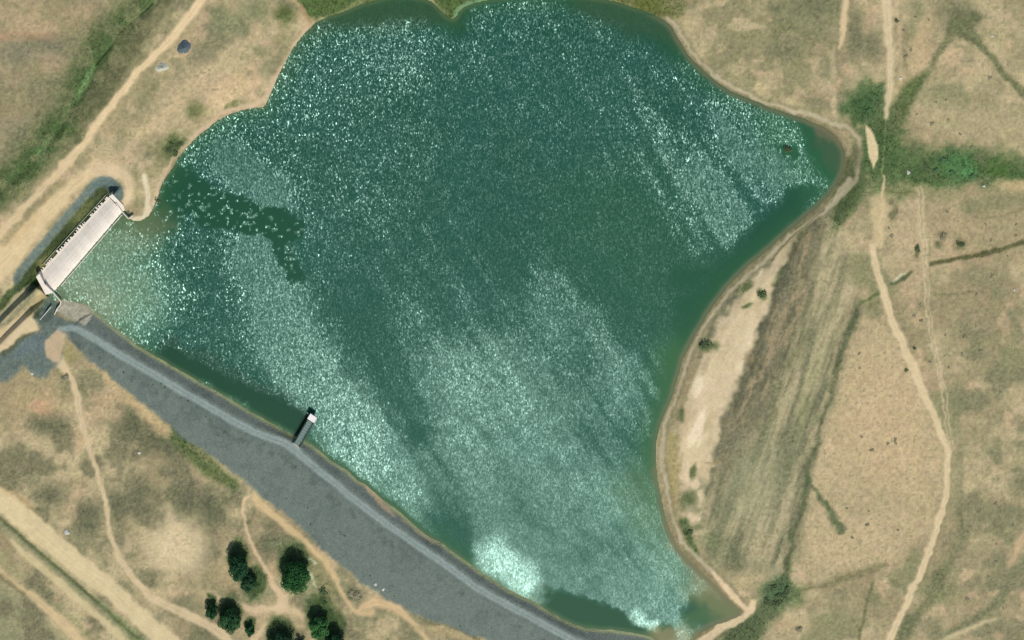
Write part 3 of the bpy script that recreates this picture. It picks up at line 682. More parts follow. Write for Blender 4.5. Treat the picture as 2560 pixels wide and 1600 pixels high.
paint(dam_m * (~upside) * np.exp(-((dC - 34) / 9.0) ** 2) * sst(.52, .66, vn(U, V, 16, 76, 3)), (84, 94, 82), .6)
fr = np.exp(-((SD - 4) / 4.0) ** 2) * (pdist(U, V, WATERLINE) < 22)
paint(fr, (170, 174, 118), .85, .5)
paint(line([(905,1205),(940,1236),(965,1268),(990,1290)], [4,9,7,3], 4), (190, 168, 130), .85)
paint(line([(1040,1322),(1080,1352),(1100,1358)], [3,5,3], 3), (184,168,132), .8); paint(blob(1018,1300,12,6,40), (164,160,118), .7)
pad = area([(156,748),(176,750),(232,775),(229,790),(214,814),(185,800),(143,777)], 2, .5); paint(pad, (190, 182, 156), .95, 0, .5)
paint(pad * sst(.5, .7, vn(U, V, 14, 58, 2)), (146, 144, 120), .6)
sand1 = area([(-60,900),(-60,850),(20,806),(48,790),(70,770),(84,790),(94,824),(62,832),(20,866),(-20,896)], 3); paint(sand1, (208, 186, 146), .9, 0, 1)
sand2 = area([(128,832),(142,826),(160,832),(162,850),(152,880),(150,902),(132,904),(116,890),(108,868),(112,850)], 3); paint(sand2, (204, 178, 140), .95, 0, 1)
paint(area([(160,845),(180,860),(205,895),(180,905),(160,900),(156,870)], 5), (158,146,102), .8, .3)
# spillway surroundings
rip = (1 - sst(44, 50, basin_d)) * (tn_ > 8); paint(rip * sst(20, 28, basin_d), (108, 122, 112), .95, 0, .3)
paint((1 - sst(22, 30, basin_d)) * (tn_ > -20), (66, 78, 44), .95, .5)
paint(blob(205,535,42,14,-50,.7), (128,128,80), .7, .6); paint(blob(115,655,34,12,-50,.7), (150,140,88), .8, .5)
paint(blob(150,595,50,12,-50,.7), (66,78,44), .8, .7)
capm = (1 - sst(38, 44, np.hypot(U - 268, V - 486))) * (ta > Lax - 24) * (tn_ > -40); paint(capm * sst(16, 24, np.hypot(U - 255, V - 488)), (100, 116, 108), .95, 0, .3)
paint(line([(62,700),(40,722),(0,765),(-60,830)], [5,9,10,11], 4), (72, 88, 52), .9, .8)
paint(line([(72,718),(40,752),(0,795),(-50,850)], [5,8,9,10], 5), (170, 160, 126), .85, 0, .6)
paint(line([(85,720),(70,745),(30,790),(0,818)], [8,8,6,5], 6), (122,122,96), .7, .2)
paint(line([(118,738),(95,762),(70,785)], [6,9,9], 6), (176,160,112), .7, .2)
paint(area([(120,735),(150,758),(140,790),(100,806),(84,792),(98,770)], 5), (92, 106, 92), .85, .3)
paint(line([(98,772),(88,792)], 5, 4), (84,90,66), .8, .4)
# contrast of scrub and bleached soil
landk = (1 - np.clip(rip + capm + pad, 0, 1))[..., None] * (1 - dam_m)[..., None] * (1 - yard)[..., None] * (VEG < .6)[..., None]
COL += 0.22 * (COL - np.array((168., 152., 118.))) * landk
COL *= (1 + .05 * landk) * np.where(landk > .5, (1.0, 1.0, .985), (1, 1, 1))
lum = COL.mean(-1); dark = 1 - sst(112, 150, lum)
# clumpy scrub over everything that is not bare
cl = vn(U, V, 9, 60, 2); cl2 = vn(U, V, 5.5, 62, 1)
amt = (1 - BARE) * (1 - 0.6 * dam_m) * np.where(SD > 0, 1, .3)
st = vn(U, V, 3.6, 63, 1)
COL *= (1 + (0.20 * (cl - .5) + 0.11 * (cl2 - .5) + (.06 + .24 * dark) * (st - .45)) * amt)[..., None]
COL *= (1 + 0.08 * (vn(U, V, 14, 64, 2) - .5) * BARE)[..., None]
paint(sst(.66, .8, cl) * amt * (1 - sst(.2, .6, VEG)) * (1 - dam_m), (120, 118, 84), .45)
# lake bed
paint((SD < -6) * 1.0, (96, 92, 62), 1.0, 0)
PTS = at(U, V, Z)
PTS[..., 2] = Z
ALB = alb(COL)

# split the ground sheet into the pieces of the setting ----------------------------
nv, nu = U.shape
def face(a): return (a[:-1, :-1] + a[1:, :-1] + a[:-1, 1:] + a[1:, 1:]) / 4
RID = np.zeros((nv - 1, nu - 1), int)
order = [('west_road', 'dirt_road', 'pale dirt road running past the spillway on the left side'),
         ('south_road', 'dirt_road', 'broad dirt road crossing the bottom left corner beside a ditch'),
         ('parallel_track', 'dirt_track', 'narrow pale strip of dirt just below the broad corner road'),
         ('field_track', 'dirt_track', 'rutted dirt track in the very bottom left corner'),
         ('south_track', 'dirt_track', 'thin dirt track winding down from the sandy mound below the dam'),
         ('tree_path', 'dirt_path', 'forked dirt path between the dark green trees'),
         ('dam_toe_track', 'dirt_track', 'dirt track hugging the foot of the gravel dam'),
         ('shore_spit_path', 'dirt_path', 'curled pale path on the sandy spit beside the spillway'),
         ('east_track', 'dirt_track', 'long pale dirt track curving down the right side'),
         ('north_track', 'dirt_track', 'short faded dirt track at the top right edge'),
         ('far_east_track', 'dirt_track', 'faint pale track near the bottom right corner')]
for i, (k, _, _) in enumerate(order): RID[face(ROADS[k]) > .5] = 10 + i
RID[face(EP) > .5] = 40; RID[face(WP) > .5] = 41
RID[(face(yard) > .5) & (RID < 10)] = 45; RID[face(pad) > .5] = 46; RID[(face(sand1) > .5)] = 47; RID[face(sand2) > .5] = 48
RID[(face(rip * sst(20, 28, basin_d)) > .5) | (face(capm * sst(16, 24, np.hypot(U - 255, V - 488))) > .5)] = 49
fd = face(dam_m) > .5; fup = face(upside.astype(float)) > .5
RID[fd & ~fup] = 1; RID[fd & fup] = 2; RID[fd & (face(CR) > .5)] = 3
RID[face(SD) < -8] = 0
IDX = np.arange(nv * nu).reshape(nv, nu)
QUAD = np.stack([IDX[1:, :-1], IDX[1:, 1:], IDX[:-1, 1:], IDX[:-1, :-1]], -1)
P2 = PTS.reshape(-1, 3); A2 = ALB.reshape(-1, 3)
def piece(name, rid, mat, parent=None):
    q = QUAD[RID == rid]
    if not len(q): return None
    used, inv = np.unique(q.ravel(), return_inverse=True)
    return mesh_np(name, P2[used], inv.reshape(-1, 4), mat, parent, A2[used], smooth=True)
tag(piece('ground', 0, M_SOIL), 'dry tan and olive grassland around the lake', 'ground', kind='structure')
for i, (k, nm, lab) in enumerate(order):
    o = piece(nm, 10 + i, M_DIRT)
    if o: tag(o, lab, 'road' if nm == 'dirt_road' else 'track', kind='structure')
tag(piece('shore_path', 40, M_DIRT), 'thin pale beach path along the right shore of the lake', 'path', kind='structure')
tag(piece('shore_path', 41, M_DIRT), 'thin pinkish path along the upper left shore', 'path', kind='structure')
tag(piece('gravel_yard', 45, M_GRAVEL), 'grey gravel yard between spillway and sandy mound', 'yard', kind='structure')
tag(piece('gravel_pad', 46, M_GRAVEL), 'beige gravel pad behind the lower spillway wall', 'pad', kind='structure')
tag(piece('sand_bank', 47, M_DIRT), 'tan sand bank at the left edge beside the outlet channel', 'sand', kind='structure')
tag(piece('sand_mound', 48, M_DIRT), 'rounded tan sand mound where the crest road ends', 'sand', kind='structure')
tag(piece('riprap_bank', 49, M_GRAVEL), 'grey stone lining curving round the spillway basin', 'riprap', kind='structure')
dam = empty('embankment_dam', at(760, 1240, 0))
tag(dam, 'long grey gravel embankment dam holding the lake along its lower side', 'dam')
dam_loc = np.array(dam.location)
for nm, rid, lab in (('downstream_slope', 1, 'wide mid grey gravel slope away from the water'), ('upstream_face', 2, 'darker grey strip facing the water'), ('crest_road', 3, 'lighter grey wheel-worn strip along the top')):
    o = piece(nm, rid, M_GRAVEL, dam); o.location = -dam_loc; o['label'] = lab

# loose stones on the dam, far too many to count
g = np.random.default_rng(21); nst = 60000
su_ = g.uniform(140, 1720, nst); sv_ = g.uniform(780, 1660, nst); ii = np.searchsorted(GU, su_) - 1; jj = np.searchsorted(GV, sv_) - 1
ok = (dam_m[jj, ii] > .8) & (CR[jj, ii] < .3) & (SD[jj, ii] > 4); su_, sv_, ii, jj = su_[ok], sv_[ok], ii[ok], jj[ok]
b0 = at(su_, sv_, zat(su_, sv_)); rr_ = g.uniform(.10, .30, (len(su_), 1)) * np.where(upside[jj, ii], 1.25, 1.0)[:, None]
oc = np.array([(1, 0, 0), (0, 1, 0), (-1, 0, 0), (0, -1, 0), (.1, .1, .8), (0, 0, -.5)], float)
th = g.uniform(0, 6.28, len(su_)); rot = np.stack([np.cos(th), np.sin(th)], -1)
ocx = oc[None, :, 0] * rot[:, :1] - oc[None, :, 1] * rot[:, 1:]; ocy = oc[None, :, 0] * rot[:, 1:] + oc[None, :, 1] * rot[:, :1]
ov = b0[:, None, :] + np.stack([ocx, ocy * .8, np.broadcast_to(oc[None, :, 2], ocx.shape)], -1) * rr_[:, None, :] * g.uniform(.8, 1.2, (len(su_), 6, 1))
of = np.array([(0, 1, 4), (1, 2, 4), (2, 3, 4), (3, 0, 4)])[None] + 6 * np.arange(len(su_))[:, None, None]
oc_c = np.repeat(ALB[jj, ii] * g.uniform(.78, 1.35, (len(su_), 1)), 6, 0)
o = mesh_np('loose_stones', ov.reshape(-1, 3), of.reshape(-1, 3), M_STONE, dam, np.clip(oc_c, .02, .6)); o.location = -dam_loc; o['kind'] = 'stuff'

# ------------------------------------------------------------------ water
su = slice(*np.searchsorted(GU, [60, 2200])); sv = slice(*np.searchsorted(GV, [-110, 1700]))
Wu = U[sv, su]; Wv = V[sv, su]; Ws = SD[sv, su]
XU = Wu + 40 * (vn(Wu, Wv, 46, 5, 4) - .5); XV = Wv + 40 * (vn(Wu, Wv, 46, 6, 4) - .5); XU = XU + 16 * (vn(Wu, Wv, 11, 8, 2) - .5); XV = XV + 16 * (vn(Wu, Wv, 11, 9, 2) - .5)
def cap(x0, y0, x1, y1, w, soft=.75):
    d = np.array([x1 - x0, y1 - y0], float); L = d @ d + 1e-6
    t = np.clip(((XU - x0) * d[0] + (XV - y0) * d[1]) / L, 0, 1)
    r = np.hypot(XU - x0 - t * d[0], XV - y0 - t * d[1]) / w
    return 1 - sst(1 - soft, 1 + soft, r)
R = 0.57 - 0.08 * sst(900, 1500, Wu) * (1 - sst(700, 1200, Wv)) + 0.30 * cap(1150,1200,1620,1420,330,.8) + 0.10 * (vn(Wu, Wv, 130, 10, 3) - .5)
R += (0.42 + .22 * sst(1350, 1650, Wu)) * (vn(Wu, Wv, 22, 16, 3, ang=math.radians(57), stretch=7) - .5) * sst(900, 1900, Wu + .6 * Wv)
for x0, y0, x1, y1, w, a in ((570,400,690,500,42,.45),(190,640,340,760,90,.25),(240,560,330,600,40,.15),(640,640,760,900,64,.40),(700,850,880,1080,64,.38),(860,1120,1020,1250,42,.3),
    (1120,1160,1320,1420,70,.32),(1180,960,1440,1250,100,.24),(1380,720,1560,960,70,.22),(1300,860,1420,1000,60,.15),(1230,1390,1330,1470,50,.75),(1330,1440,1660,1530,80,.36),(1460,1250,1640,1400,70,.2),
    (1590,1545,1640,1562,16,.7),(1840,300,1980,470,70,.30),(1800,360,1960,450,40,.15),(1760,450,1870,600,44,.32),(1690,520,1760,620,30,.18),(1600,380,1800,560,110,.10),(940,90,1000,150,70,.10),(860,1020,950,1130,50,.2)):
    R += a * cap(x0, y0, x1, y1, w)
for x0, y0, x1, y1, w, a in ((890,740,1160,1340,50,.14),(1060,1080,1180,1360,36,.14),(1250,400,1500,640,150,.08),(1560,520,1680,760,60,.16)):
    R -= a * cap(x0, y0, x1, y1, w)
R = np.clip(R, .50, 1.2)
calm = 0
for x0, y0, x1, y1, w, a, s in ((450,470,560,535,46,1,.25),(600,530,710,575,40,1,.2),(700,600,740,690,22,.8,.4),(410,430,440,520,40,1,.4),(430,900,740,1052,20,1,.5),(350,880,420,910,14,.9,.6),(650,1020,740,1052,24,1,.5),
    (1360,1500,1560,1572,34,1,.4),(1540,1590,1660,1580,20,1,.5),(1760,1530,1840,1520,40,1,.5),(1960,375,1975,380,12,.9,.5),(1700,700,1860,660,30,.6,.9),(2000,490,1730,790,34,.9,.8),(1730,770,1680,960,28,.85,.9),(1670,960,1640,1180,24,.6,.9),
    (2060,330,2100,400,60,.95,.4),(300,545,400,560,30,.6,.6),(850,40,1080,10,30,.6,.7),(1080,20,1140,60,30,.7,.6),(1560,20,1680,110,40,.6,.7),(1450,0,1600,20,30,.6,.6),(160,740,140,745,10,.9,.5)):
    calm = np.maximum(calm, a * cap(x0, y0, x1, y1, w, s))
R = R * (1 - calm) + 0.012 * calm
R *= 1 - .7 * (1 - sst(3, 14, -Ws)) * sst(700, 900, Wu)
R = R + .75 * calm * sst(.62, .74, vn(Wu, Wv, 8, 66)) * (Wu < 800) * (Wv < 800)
glint = 0.205 * R ** 2 * (1 - .45 * sst(900, 1350, Wv) * sst(900, 1200, Wu)) + 0.50 * cap(1235,1395,1310,1460,40,.9) + .30 * cap(1592,1548,1630,1560,14,.8)  # wanted sun glint brightness across the lake, white patches put in by hand
# mirror tilt between sun and camera, squared and fitted over the lake
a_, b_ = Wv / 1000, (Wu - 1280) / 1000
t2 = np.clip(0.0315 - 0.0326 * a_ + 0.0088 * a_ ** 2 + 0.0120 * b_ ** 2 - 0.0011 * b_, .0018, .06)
cD = np.pi * glint / 0.0298
x = np.where(4 * cD * t2 < 0.98, (1 - 2 * cD * t2 - np.sqrt(np.maximum(1 - 4 * cD * t2, 0))) / (2 * cD), t2 * .8)  # wave slope solved backwards so the glint comes out as set
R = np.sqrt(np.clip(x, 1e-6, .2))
CHOP = np.clip(1.05 - .80 * sst(.05, .16, glint), .12, 1) * (1 - .85 * cap(1235,1392,1315,1462,60,.8)) * (1 - .6 * cap(1592,1548,1630,1560,18,.8))
# colour of the water itself
WC = np.zeros(Wu.shape + (3,)); WC[:] = (19, 76, 54)
def wpaint(m, c, a=1.0): WC[:] = WC * (1 - (m * a)[..., None]) + np.asarray(c, float) * (m * a)[..., None]
wpaint(sst(.4, .7, vn(Wu, Wv, 120, 21, 3)), (24, 80, 62), .6)
wpaint(np.clip(calm, 0, 1), (26, 74, 42), .85)
wpaint(cap(1560,560,1760,760,150), (32,84,50), .6)
shal = 1 - sst(0, 60, -Ws)
wpaint(shal, (40, 88, 48), .7)
wpaint(cap(1690,900,1650,1250,60,.9), (62,104,56), .75); wpaint(cap(1590,1230,1700,1420,70,.8), (88,116,74), .6)
wpaint(cap(210,640,300,740,110,.8), (112,134,94), .85); wpaint(cap(330,570,400,560,40,.8), (92,104,62), .8); wpaint(cap(180,720,240,760,50,.8), (128,138,102), .8)
wpaint(cap(270,590,350,600,50,.8), (106,122,82), .7)
wpaint(cap(1950,330,2060,440,60,.8), (44,98,56), .7)
wpaint(cap(2070,340,2100,400,34,.6), (72,92,56), .7); wpaint(cap(2040,318,2100,350,16,.6), (112,104,74), .7)
wpaint(cap(1760,1470,1850,1530,46,.6), (124,122,74), .85); wpaint(cap(1640,1590,1720,1600,30,.6), (146,132,84), .85); wpaint(cap(1720,1560,1760,1545,22,.6), (78,104,58), .7)
wpaint(cap(1660,1180,1690,1340,26,.6), (124,118,74), .8); wpaint(cap(1700,1360,1790,1460,26,.6), (134,122,80), .8)
wpaint(cap(430,880,740,1045,34,.4), (26,64,38), .8); wpaint(cap(1360,1510,1560,1575,40,.4), (30,72,40), .8)
wpaint(cap(800,50,1130,20,40,.7), (52,80,44), .8); wpaint(cap(1480,0,1680,70,44,.7), (56,82,48), .7); wpaint(cap(700,190,780,70,30,.7), (52,84,52), .5)
wpaint(np.exp(-((Ws + 4) / 7.0) ** 2) * sst(1560, 1700, Wu) * (Wv > 40), (118, 110, 76), .8)
wpaint(np.exp(-((Ws + 3) / 5.0) ** 2) * (1 - sst(1560, 1700, Wu)), (96, 110, 66), .6)
keep = (face(Ws) < 10)
IDW = np.arange(Wu.size).reshape(Wu.shape)
q = np.stack([IDW[1:, :-1], IDW[1:, 1:], IDW[:-1, 1:], IDW[:-1, :-1]], -1)[keep]
used, inv = np.unique(q.ravel(), return_inverse=True)
wp = at(Wu, Wv, 0.0).reshape(-1, 3)[used]
water = mesh_np('lake_water', wp, inv.reshape(-1, 4), M_WATER, None, alb(WC).reshape(-1, 3)[used], True, {'glint_slope': R.ravel()[used], 'chop': CHOP.ravel()[used]})
tag(water, 'green windblown reservoir water with sun glitter and dark calm slicks', 'water', kind='structure')

# ------------------------------------------------------------------ spillway
sp = empty('spillway', at(205, 610, 0)); tag(sp, 'long pale concrete spillway weir with side walls at the left shore', 'spillway')
spl = np.array(sp.location)
def spart(mb, name, mat, bevel=0.0): return mb.build(name, mat, sp, spl, bevel)
Lr = [np.array([306., 529.]), np.array([133., 731.])]; Ul = [np.array([272., 492.]), np.array([98., 684.])]
prof = [(0.0, -3.2), (0.0, 0.05), (0.02, .30), (.06, .42), (.13, .46), (.25, .36), (.40, .02), (.58, -.60), (.75, -1.4), (.90, -2.1), (1.0, -2.35), (1.0, -3.5)]
def slab_mesh(s0, s1, dz, ns=6):
    vs = []; n = len(prof); m = MB()
    for k in range(ns + 1):
        s = s0 + (s1 - s0) * k / ns; a = Lr[0] * (1 - s) + Lr[1] * s; b = Ul[0] * (1 - s) + Ul[1] * s
        vs += [at(*(a * (1 - t) + b * t), z - dz) for t, z in prof]
    m.add(vs, [[k * n + i, k * n + i + 1, (k + 1) * n + i + 1, (k + 1) * n + i] for k in range(ns) for i in range(n - 1)] + [list(range(n)), [ns * n + i for i in range(n - 1, -1, -1)]])
    return m
slab = spart(slab_mesh(0, 1, .06, 30), 'weir_slab', M_CONC)
for k in range(12):
    o = slab_mesh(k / 12 + .0004, (k + 1) / 12 - .0004, 0).build('slab_panel', M_SLAB[k % 3], slab, spl)
m = MB()
e = (Lr[1] - Lr[0]) / np.hypot(*(Lr[1] - Lr[0])); nn = np.array([.763, .646])
m.wall(Lr[0] + nn * 4.5 + e * 6, Lr[1] + nn * 4.5 - e * 24, 1.6, .35, -2.0)
spart(m, 'crest_beam', M_CONC, .05)
for k in range(9):
    c = Lr[0] + (Lr[1] - Lr[0]) * (k + .5) / 9
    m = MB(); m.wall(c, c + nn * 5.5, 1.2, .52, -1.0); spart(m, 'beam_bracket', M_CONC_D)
# baffle blocks along the toe
r2 = np.random.default_rng(5)
for k in range(34):
    if k in (2, 9, 10, 17, 25, 26): continue
    s = (k + .5) / 34 + r2.uniform(-.008, .008); c = Ul[0] * (1 - s) + Ul[1] * s
    w = r2.uniform(2.0, 5.0); big_ = k in (5, 13, 14, 24)
    m = MB(); dn = -nn * (7.0 if big_ else r2.uniform(3, 5))
    d = e * w / 2
    m.prism([c + d, c + d + dn, c - d + dn, c - d], -1.7 if big_ else r2.uniform(-2.32, -2.1), -3.5)
    spart(m, 'baffle_block', M_CONC, .06)
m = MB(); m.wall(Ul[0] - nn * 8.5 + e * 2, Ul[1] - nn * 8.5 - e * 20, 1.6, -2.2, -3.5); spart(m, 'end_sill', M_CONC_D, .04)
for name, pts, zt, th in (('training_wall', [(290,508),(305,530),(321,547),(333,539)], 1.9, 1.8), ('training_wall', [(113,713),(132,731),(152,754),(151,762),(141,775)], 1.9, 2.0)):
    m = MB()
    for a, b in zip(pts[:-1], pts[1:]): m.wall(a, b, th, zt, -2.6)
    spart(m, name, M_CONC)
m = MB(); m.prism([(272,491),(281,485),(309,514),(312,526),(305,529),(290,508)], 1.25, -3.3); spart(m, 'side_apron', M_CONC, .05)
m = MB(); m.prism([(98,684),(90,692),(114,737),(122,735),(132,731),(113,713)], 1.05, -3.3); spart(m, 'side_apron', M_CONC, .05)
m = MB(); m.wall((141,775), (136,787), 1.6, 1.6, -1.0); m.wall((146,774),(139,780), 1.6, 1.7, -1.0); spart(m, 'wing_wall', M_CONC)
fw = MB(); fw.wall((128,767), (93,808), 1.2, 2.0, -1.0)
tag(fw.build('retaining_wall', M_WHITE, None, at(110, 788, 0)), 'thin pale retaining wall slanting below the spillway corner', 'wall')

# ------------------------------------------------------------------ intake pier
pr = empty('intake_pier', at(760, 1080, 0)); tag(pr, 'narrow grey pier with a white platform at its end reaching from the dam', 'pier')
pl_ = np.array(pr.location)
def ppart(mb, name, mat, bevel=0.0): return mb.build(name, mat, pr, pl_, bevel)
m = MB(); m.prism([(769,1050),(781,1057),(747,1116),(735,1108)], 2.9, 2.6); ppart(m, 'deck', M_STEEL)
for k in range(9):
    t = (k + .5) / 9; a = np.array([769,1050]) * (1 - t) + np.array([735,1108]) * t; b = np.array([781,1057]) * (1 - t) + np.array([747,1116]) * t
    m = MB(); m.wall(a, b, .5, 2.93, 2.5); ppart(m, 'deck_joint', M_DARK)
m = MB(); m.wall((783.5,1058.5), (749.5,1117.5), 2.4, 2.55, 1.8); ppart(m, 'girder', M_DARK)
m = MB(); m.wall((768,1049.5), (734,1107.5), 1.2, 2.6, 1.8); ppart(m, 'girder', M_DARK)
for (a, b) in (((782,1057.5), (748,1116)), ((768.5,1050), (734.5,1108))):
    m = MB()
    A = at(*a, 2.9); B = at(*b, 2.9)
    m.tube([A + (0, 0, 1.1), B + (0, 0, 1.1)], [.05, .05], 5); m.tube([A + (0, 0, .55), B + (0, 0, .55)], [.04, .04], 5)
    rl_ = ppart(m, 'railing', M_DARK)
    for k in range(8):
        p = A + (B - A) * k / 7; m = MB(); m.tube([p, p + np.array([0, 0, 1.1])], [.05, .05], 5); m.build('post', M_DARK, rl_, pl_)
m = MB(); m.prism([(768,1047),(776,1034),(793,1045),(785,1058)], 3.15, 2.75); ppart(m, 'end_platform', M_WHITE, .05)
m = MB(); m.prism([(772.5,1047),(778,1039.5),(788,1047),(783,1053.5)], 2.75, -4.0); ppart(m, 'intake_tower', M_CONC)
for t in (.30, .62):
    c = np.array([775,1053.5]) * (1 - t) + np.array([741,1112]) * t
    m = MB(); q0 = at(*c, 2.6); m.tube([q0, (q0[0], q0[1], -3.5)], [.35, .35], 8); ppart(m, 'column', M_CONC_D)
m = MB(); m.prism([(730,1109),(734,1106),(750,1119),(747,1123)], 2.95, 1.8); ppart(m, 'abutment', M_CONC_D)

# ------------------------------------------------------------------ trees
def leaves(n, centres, radii, size, col, squash=.85, seed=0, flat=0.25):
    """leaf-clump quads spread through lobes; returns verts, quads, colours"""
    g = np.random.default_rng(seed)
    k = g.integers(0, len(centres), n); c = np.asarray(centres)[k]; r = np.asarray(radii)[k]
    d = g.normal(size=(n, 3)); d /= np.linalg.norm(d, axis=1)[:, None]
    rad = r * (0.35 + 0.75 * g.random(n) ** .45)
    p = c + d * rad[:, None] * np.array([1, 1, squash])
    nrm = d * .6 + g.normal(size=(n, 3)) * .6 + np.array([0, 0, flat]); nrm /= np.linalg.norm(nrm, axis=1)[:, None]
    t1 = np.cross(nrm, g.normal(size=(n, 3))); t1 /= np.linalg.norm(t1, axis=1)[:, None]; t2 = np.cross(nrm, t1)
    s = (size * g.uniform(.6, 1.4, n))[:, None]
    v = np.stack([p - t1 * s, p - t2 * s * .6, p + t1 * s, p + t2 * s * .6], 1).reshape(-1, 3)
    cc = np.asarray(col)[None] * g.uniform(.65, 1.35, (n, 1)) * (1 + .15 * (g.random((len(centres), 1))[k] - .5)) * (1 + g.normal(size=(n, 3)) * [.10, .04, .06])
    return v, np.arange(n * 4).reshape(-1, 4), np.repeat(np.clip(cc, .003, .5), 4, 0)

def tree(u, v, r, zc, label, col=(0.030, 0.085, 0.030), seed=1, lobes=14, n=5200, stretch=(1, 1), leaf=.34):
    g = np.random.default_rng(seed); z0 = float(zat(u, v)); base = at(u, v, z0)
    root = empty('tree', base); tag(root, label, 'tree', 'dark green trees below the dam')
    top = zc + r * .55
    m = MB(); bend = g.normal(size=2) * .25
    tr = max(.12, r * .055)
    m.tube([(0, 0, -.2), (bend[0] * .4, bend[1] * .4, zc * .45), (bend[0], bend[1], zc)], [tr * 1.25, tr, tr * .55], 8); trunk = m.build('trunk', M_BARK, root)
    cs = []; rs = []
    for k in range(lobes):
        f = (k + .5) / lobes; a = 2.4 * k + g.uniform(-.4, .4); hh = 1 - 2 * f                    # from the top down to the skirt
        rr = r * .74 * math.sqrt(max(1 - (hh * .92) ** 2, .05)) * g.uniform(.75, 1.1)
        zz = zc + hh * (zc - .18 * r) * g.uniform(.85, 1.1)
        cs.append((math.cos(a) * rr * stretch[0], math.sin(a) * rr * stretch[1], max(zz, .22 * r))); rs.append(r * g.uniform(.28, .42))
    cs.append((bend[0], bend[1], zc)); rs.append(r * .6); cs.append((0, 0, zc * .5)); rs.append(r * .55)
    for k in range(0, lobes, 2):
        m = MB(); c = np.array(cs[k]); st = np.array([bend[0] * .6, bend[1] * .6, zc * g.uniform(.35, .7)])
        m.tube([st, st + (c - st) * .5 + (0, 0, .15 * r), c], [tr * .5, tr * .32, tr * .12], 5); m.build('limb', M_BARK, trunk)
    V_, F_, C_ = leaves(n, cs, rs, leaf, col, .8, seed)
    V_[:, 2] = np.maximum(V_[:, 2], .15)
    mesh_np('crown', V_, F_, M_LEAF, root, C_)
    return root
G1 = (0.060, 0.175, 0.055); G2 = (0.050, 0.140, 0.052); G3 = (0.085, 0.230, 0.070)
tree(737, 1429, 7.6, 5.6, 'largest dark green tree, a broad oval crown near the dam foot', G1, 11, 30, 10500)
tree(594, 1406, 5.2, 5.2, 'tall narrow dark tree left of the forked dirt path', (0.045, 0.125, 0.055), 12, 20, 5400, (.9, 1.2))
tree(622, 1450, 4.2, 2.8, 'lower lighter green tree joined to the narrow dark tree', (0.06, 0.135, 0.06), 13, 12, 3400)
tree(529, 1523, 3.2, 2.8, 'small dark tree, leftmost of the lower cluster', G2, 14, 10, 2600)
tree(574, 1541, 5.4, 4.0, 'middle-sized double-topped dark tree in the lower cluster', (0.062, 0.15, 0.058), 15, 18, 7000)
tree(625, 1571, 2.6, 2.0, 'smallest lone round dark tree in the lower cluster', G2, 16, 9, 1900)
tree(797, 1556, 5.2, 4.2, 'dark tree with bright green lower side near the bottom edge', G3, 17, 16, 6000)
tree(838, 1600, 5.2, 4.4, 'dark tree at the bottom edge right of the bright green one', G2, 18, 16, 6000)
tree(703, 1600, 6.2, 4.2, 'dark spreading tree cut by the bottom edge beside the path', (0.04, 0.11, 0.05), 19, 18, 5000, (1.15, .8))
tree(752, 1608, 2.6, 2.4, 'little dark tree peeking over the bottom edge between two larger ones', G2, 20, 9, 2000)

# ------------------------------------------------------------------ shrubs
def shrub_mesh(seed, col, flat=0.25):
    g = np.random.default_rng(seed)
    cs = [(g.normal() * .45, g.normal() * .45, .35 + .25 * g.random()) for _ in range(5)]
    V_, F_, C_ = leaves(150, cs, [.5] * 5, .17, col, .8, seed, flat); V_[:, 2] = np.maximum(V_[:, 2], -.05)
    o = mesh_np('shrub', V_, F_, M_LEAF, None, C_); me = o.data; bpy.data.objects.remove(o); return me
SH_D = [shrub_mesh(30 + i, (0.115, 0.15, 0.07), 1.0) for i in range(3)]
SH_O = [shrub_mesh(40 + i, (0.33, 0.30, 0.19), 2.2) for i in range(3)]
SH_G = [shrub_mesh(50 + i, (0.11, 0.21, 0.09), 1.6) for i in range(3)]
def shrub(u, v, r, label, group=None, meshes=SH_D):
    o = bpy.data.objects.new('shrub', meshes[int(u * 7 + v) % len(meshes)]); link(o)
    o.location = at(u, v, float(zat(u, v))); o.scale = (r, r, r * .42); o.rotation_euler[2] = (u * 13 + v * 7) % 6.28
    return tag(o, label, 'shrub', group)
shrub(394, 499, 1.5, 'single dark round shrub between the spit path and the water')
shrub(1905, 738, 2.4, 'dark shrub clump on the edge of the bare right shore strip')
shrub(1765, 862, 2.8, 'green shrub clump crossing the top of the bare shore strip')
shrub(1720, 1330, 2.2, 'dark green shrub at the lower end of the bare shore strip')
shrub(805, 1478, 2.4, 'dark bush between the largest tree and the dam track')
shrub(893, 1492, 2.2, 'olive bush at the dam foot near the two white boulders', None, SH_O)
shrub(876, 1482, 1.8, 'smaller olive bush left of the bush at the dam foot', None, SH_O)
shrub(162, 940, 2.0, 'green bush beside the track below the sand mound', None, SH_O)
shrub(2285, 871, 1.0, 'tiny dark shrub right of the long pale track')
shrub(2265, 924, 1.1, 'tiny round dark shrub left of the long pale track')
shrub(2400, 608, 2.0, 'dark shrub above the dark furrow on the right plain')
shrub(2358, 590, 1.8, 'olive shrub left of the dark shrub above the furrow', None, SH_O)
shrub(2291, 622, 1.7, 'narrow dark shrub beside the faint double wheel track')
shrub(2240, 52, 1.3, 'small black-looking shrub beside the track at the top')
shrub(1998, 1572, 1.6, 'round brown shrub near the lower right green hollow', None, SH_O)
rc = bpy.data.objects.new('reed_clump', SH_D[1]); link(rc); rc.location = at(1970, 376, 0.0); rc.scale = (2.6, 2.0, 1.6)
tag(rc, 'small dark reed clump standing in the water at the upper right', 'reeds')
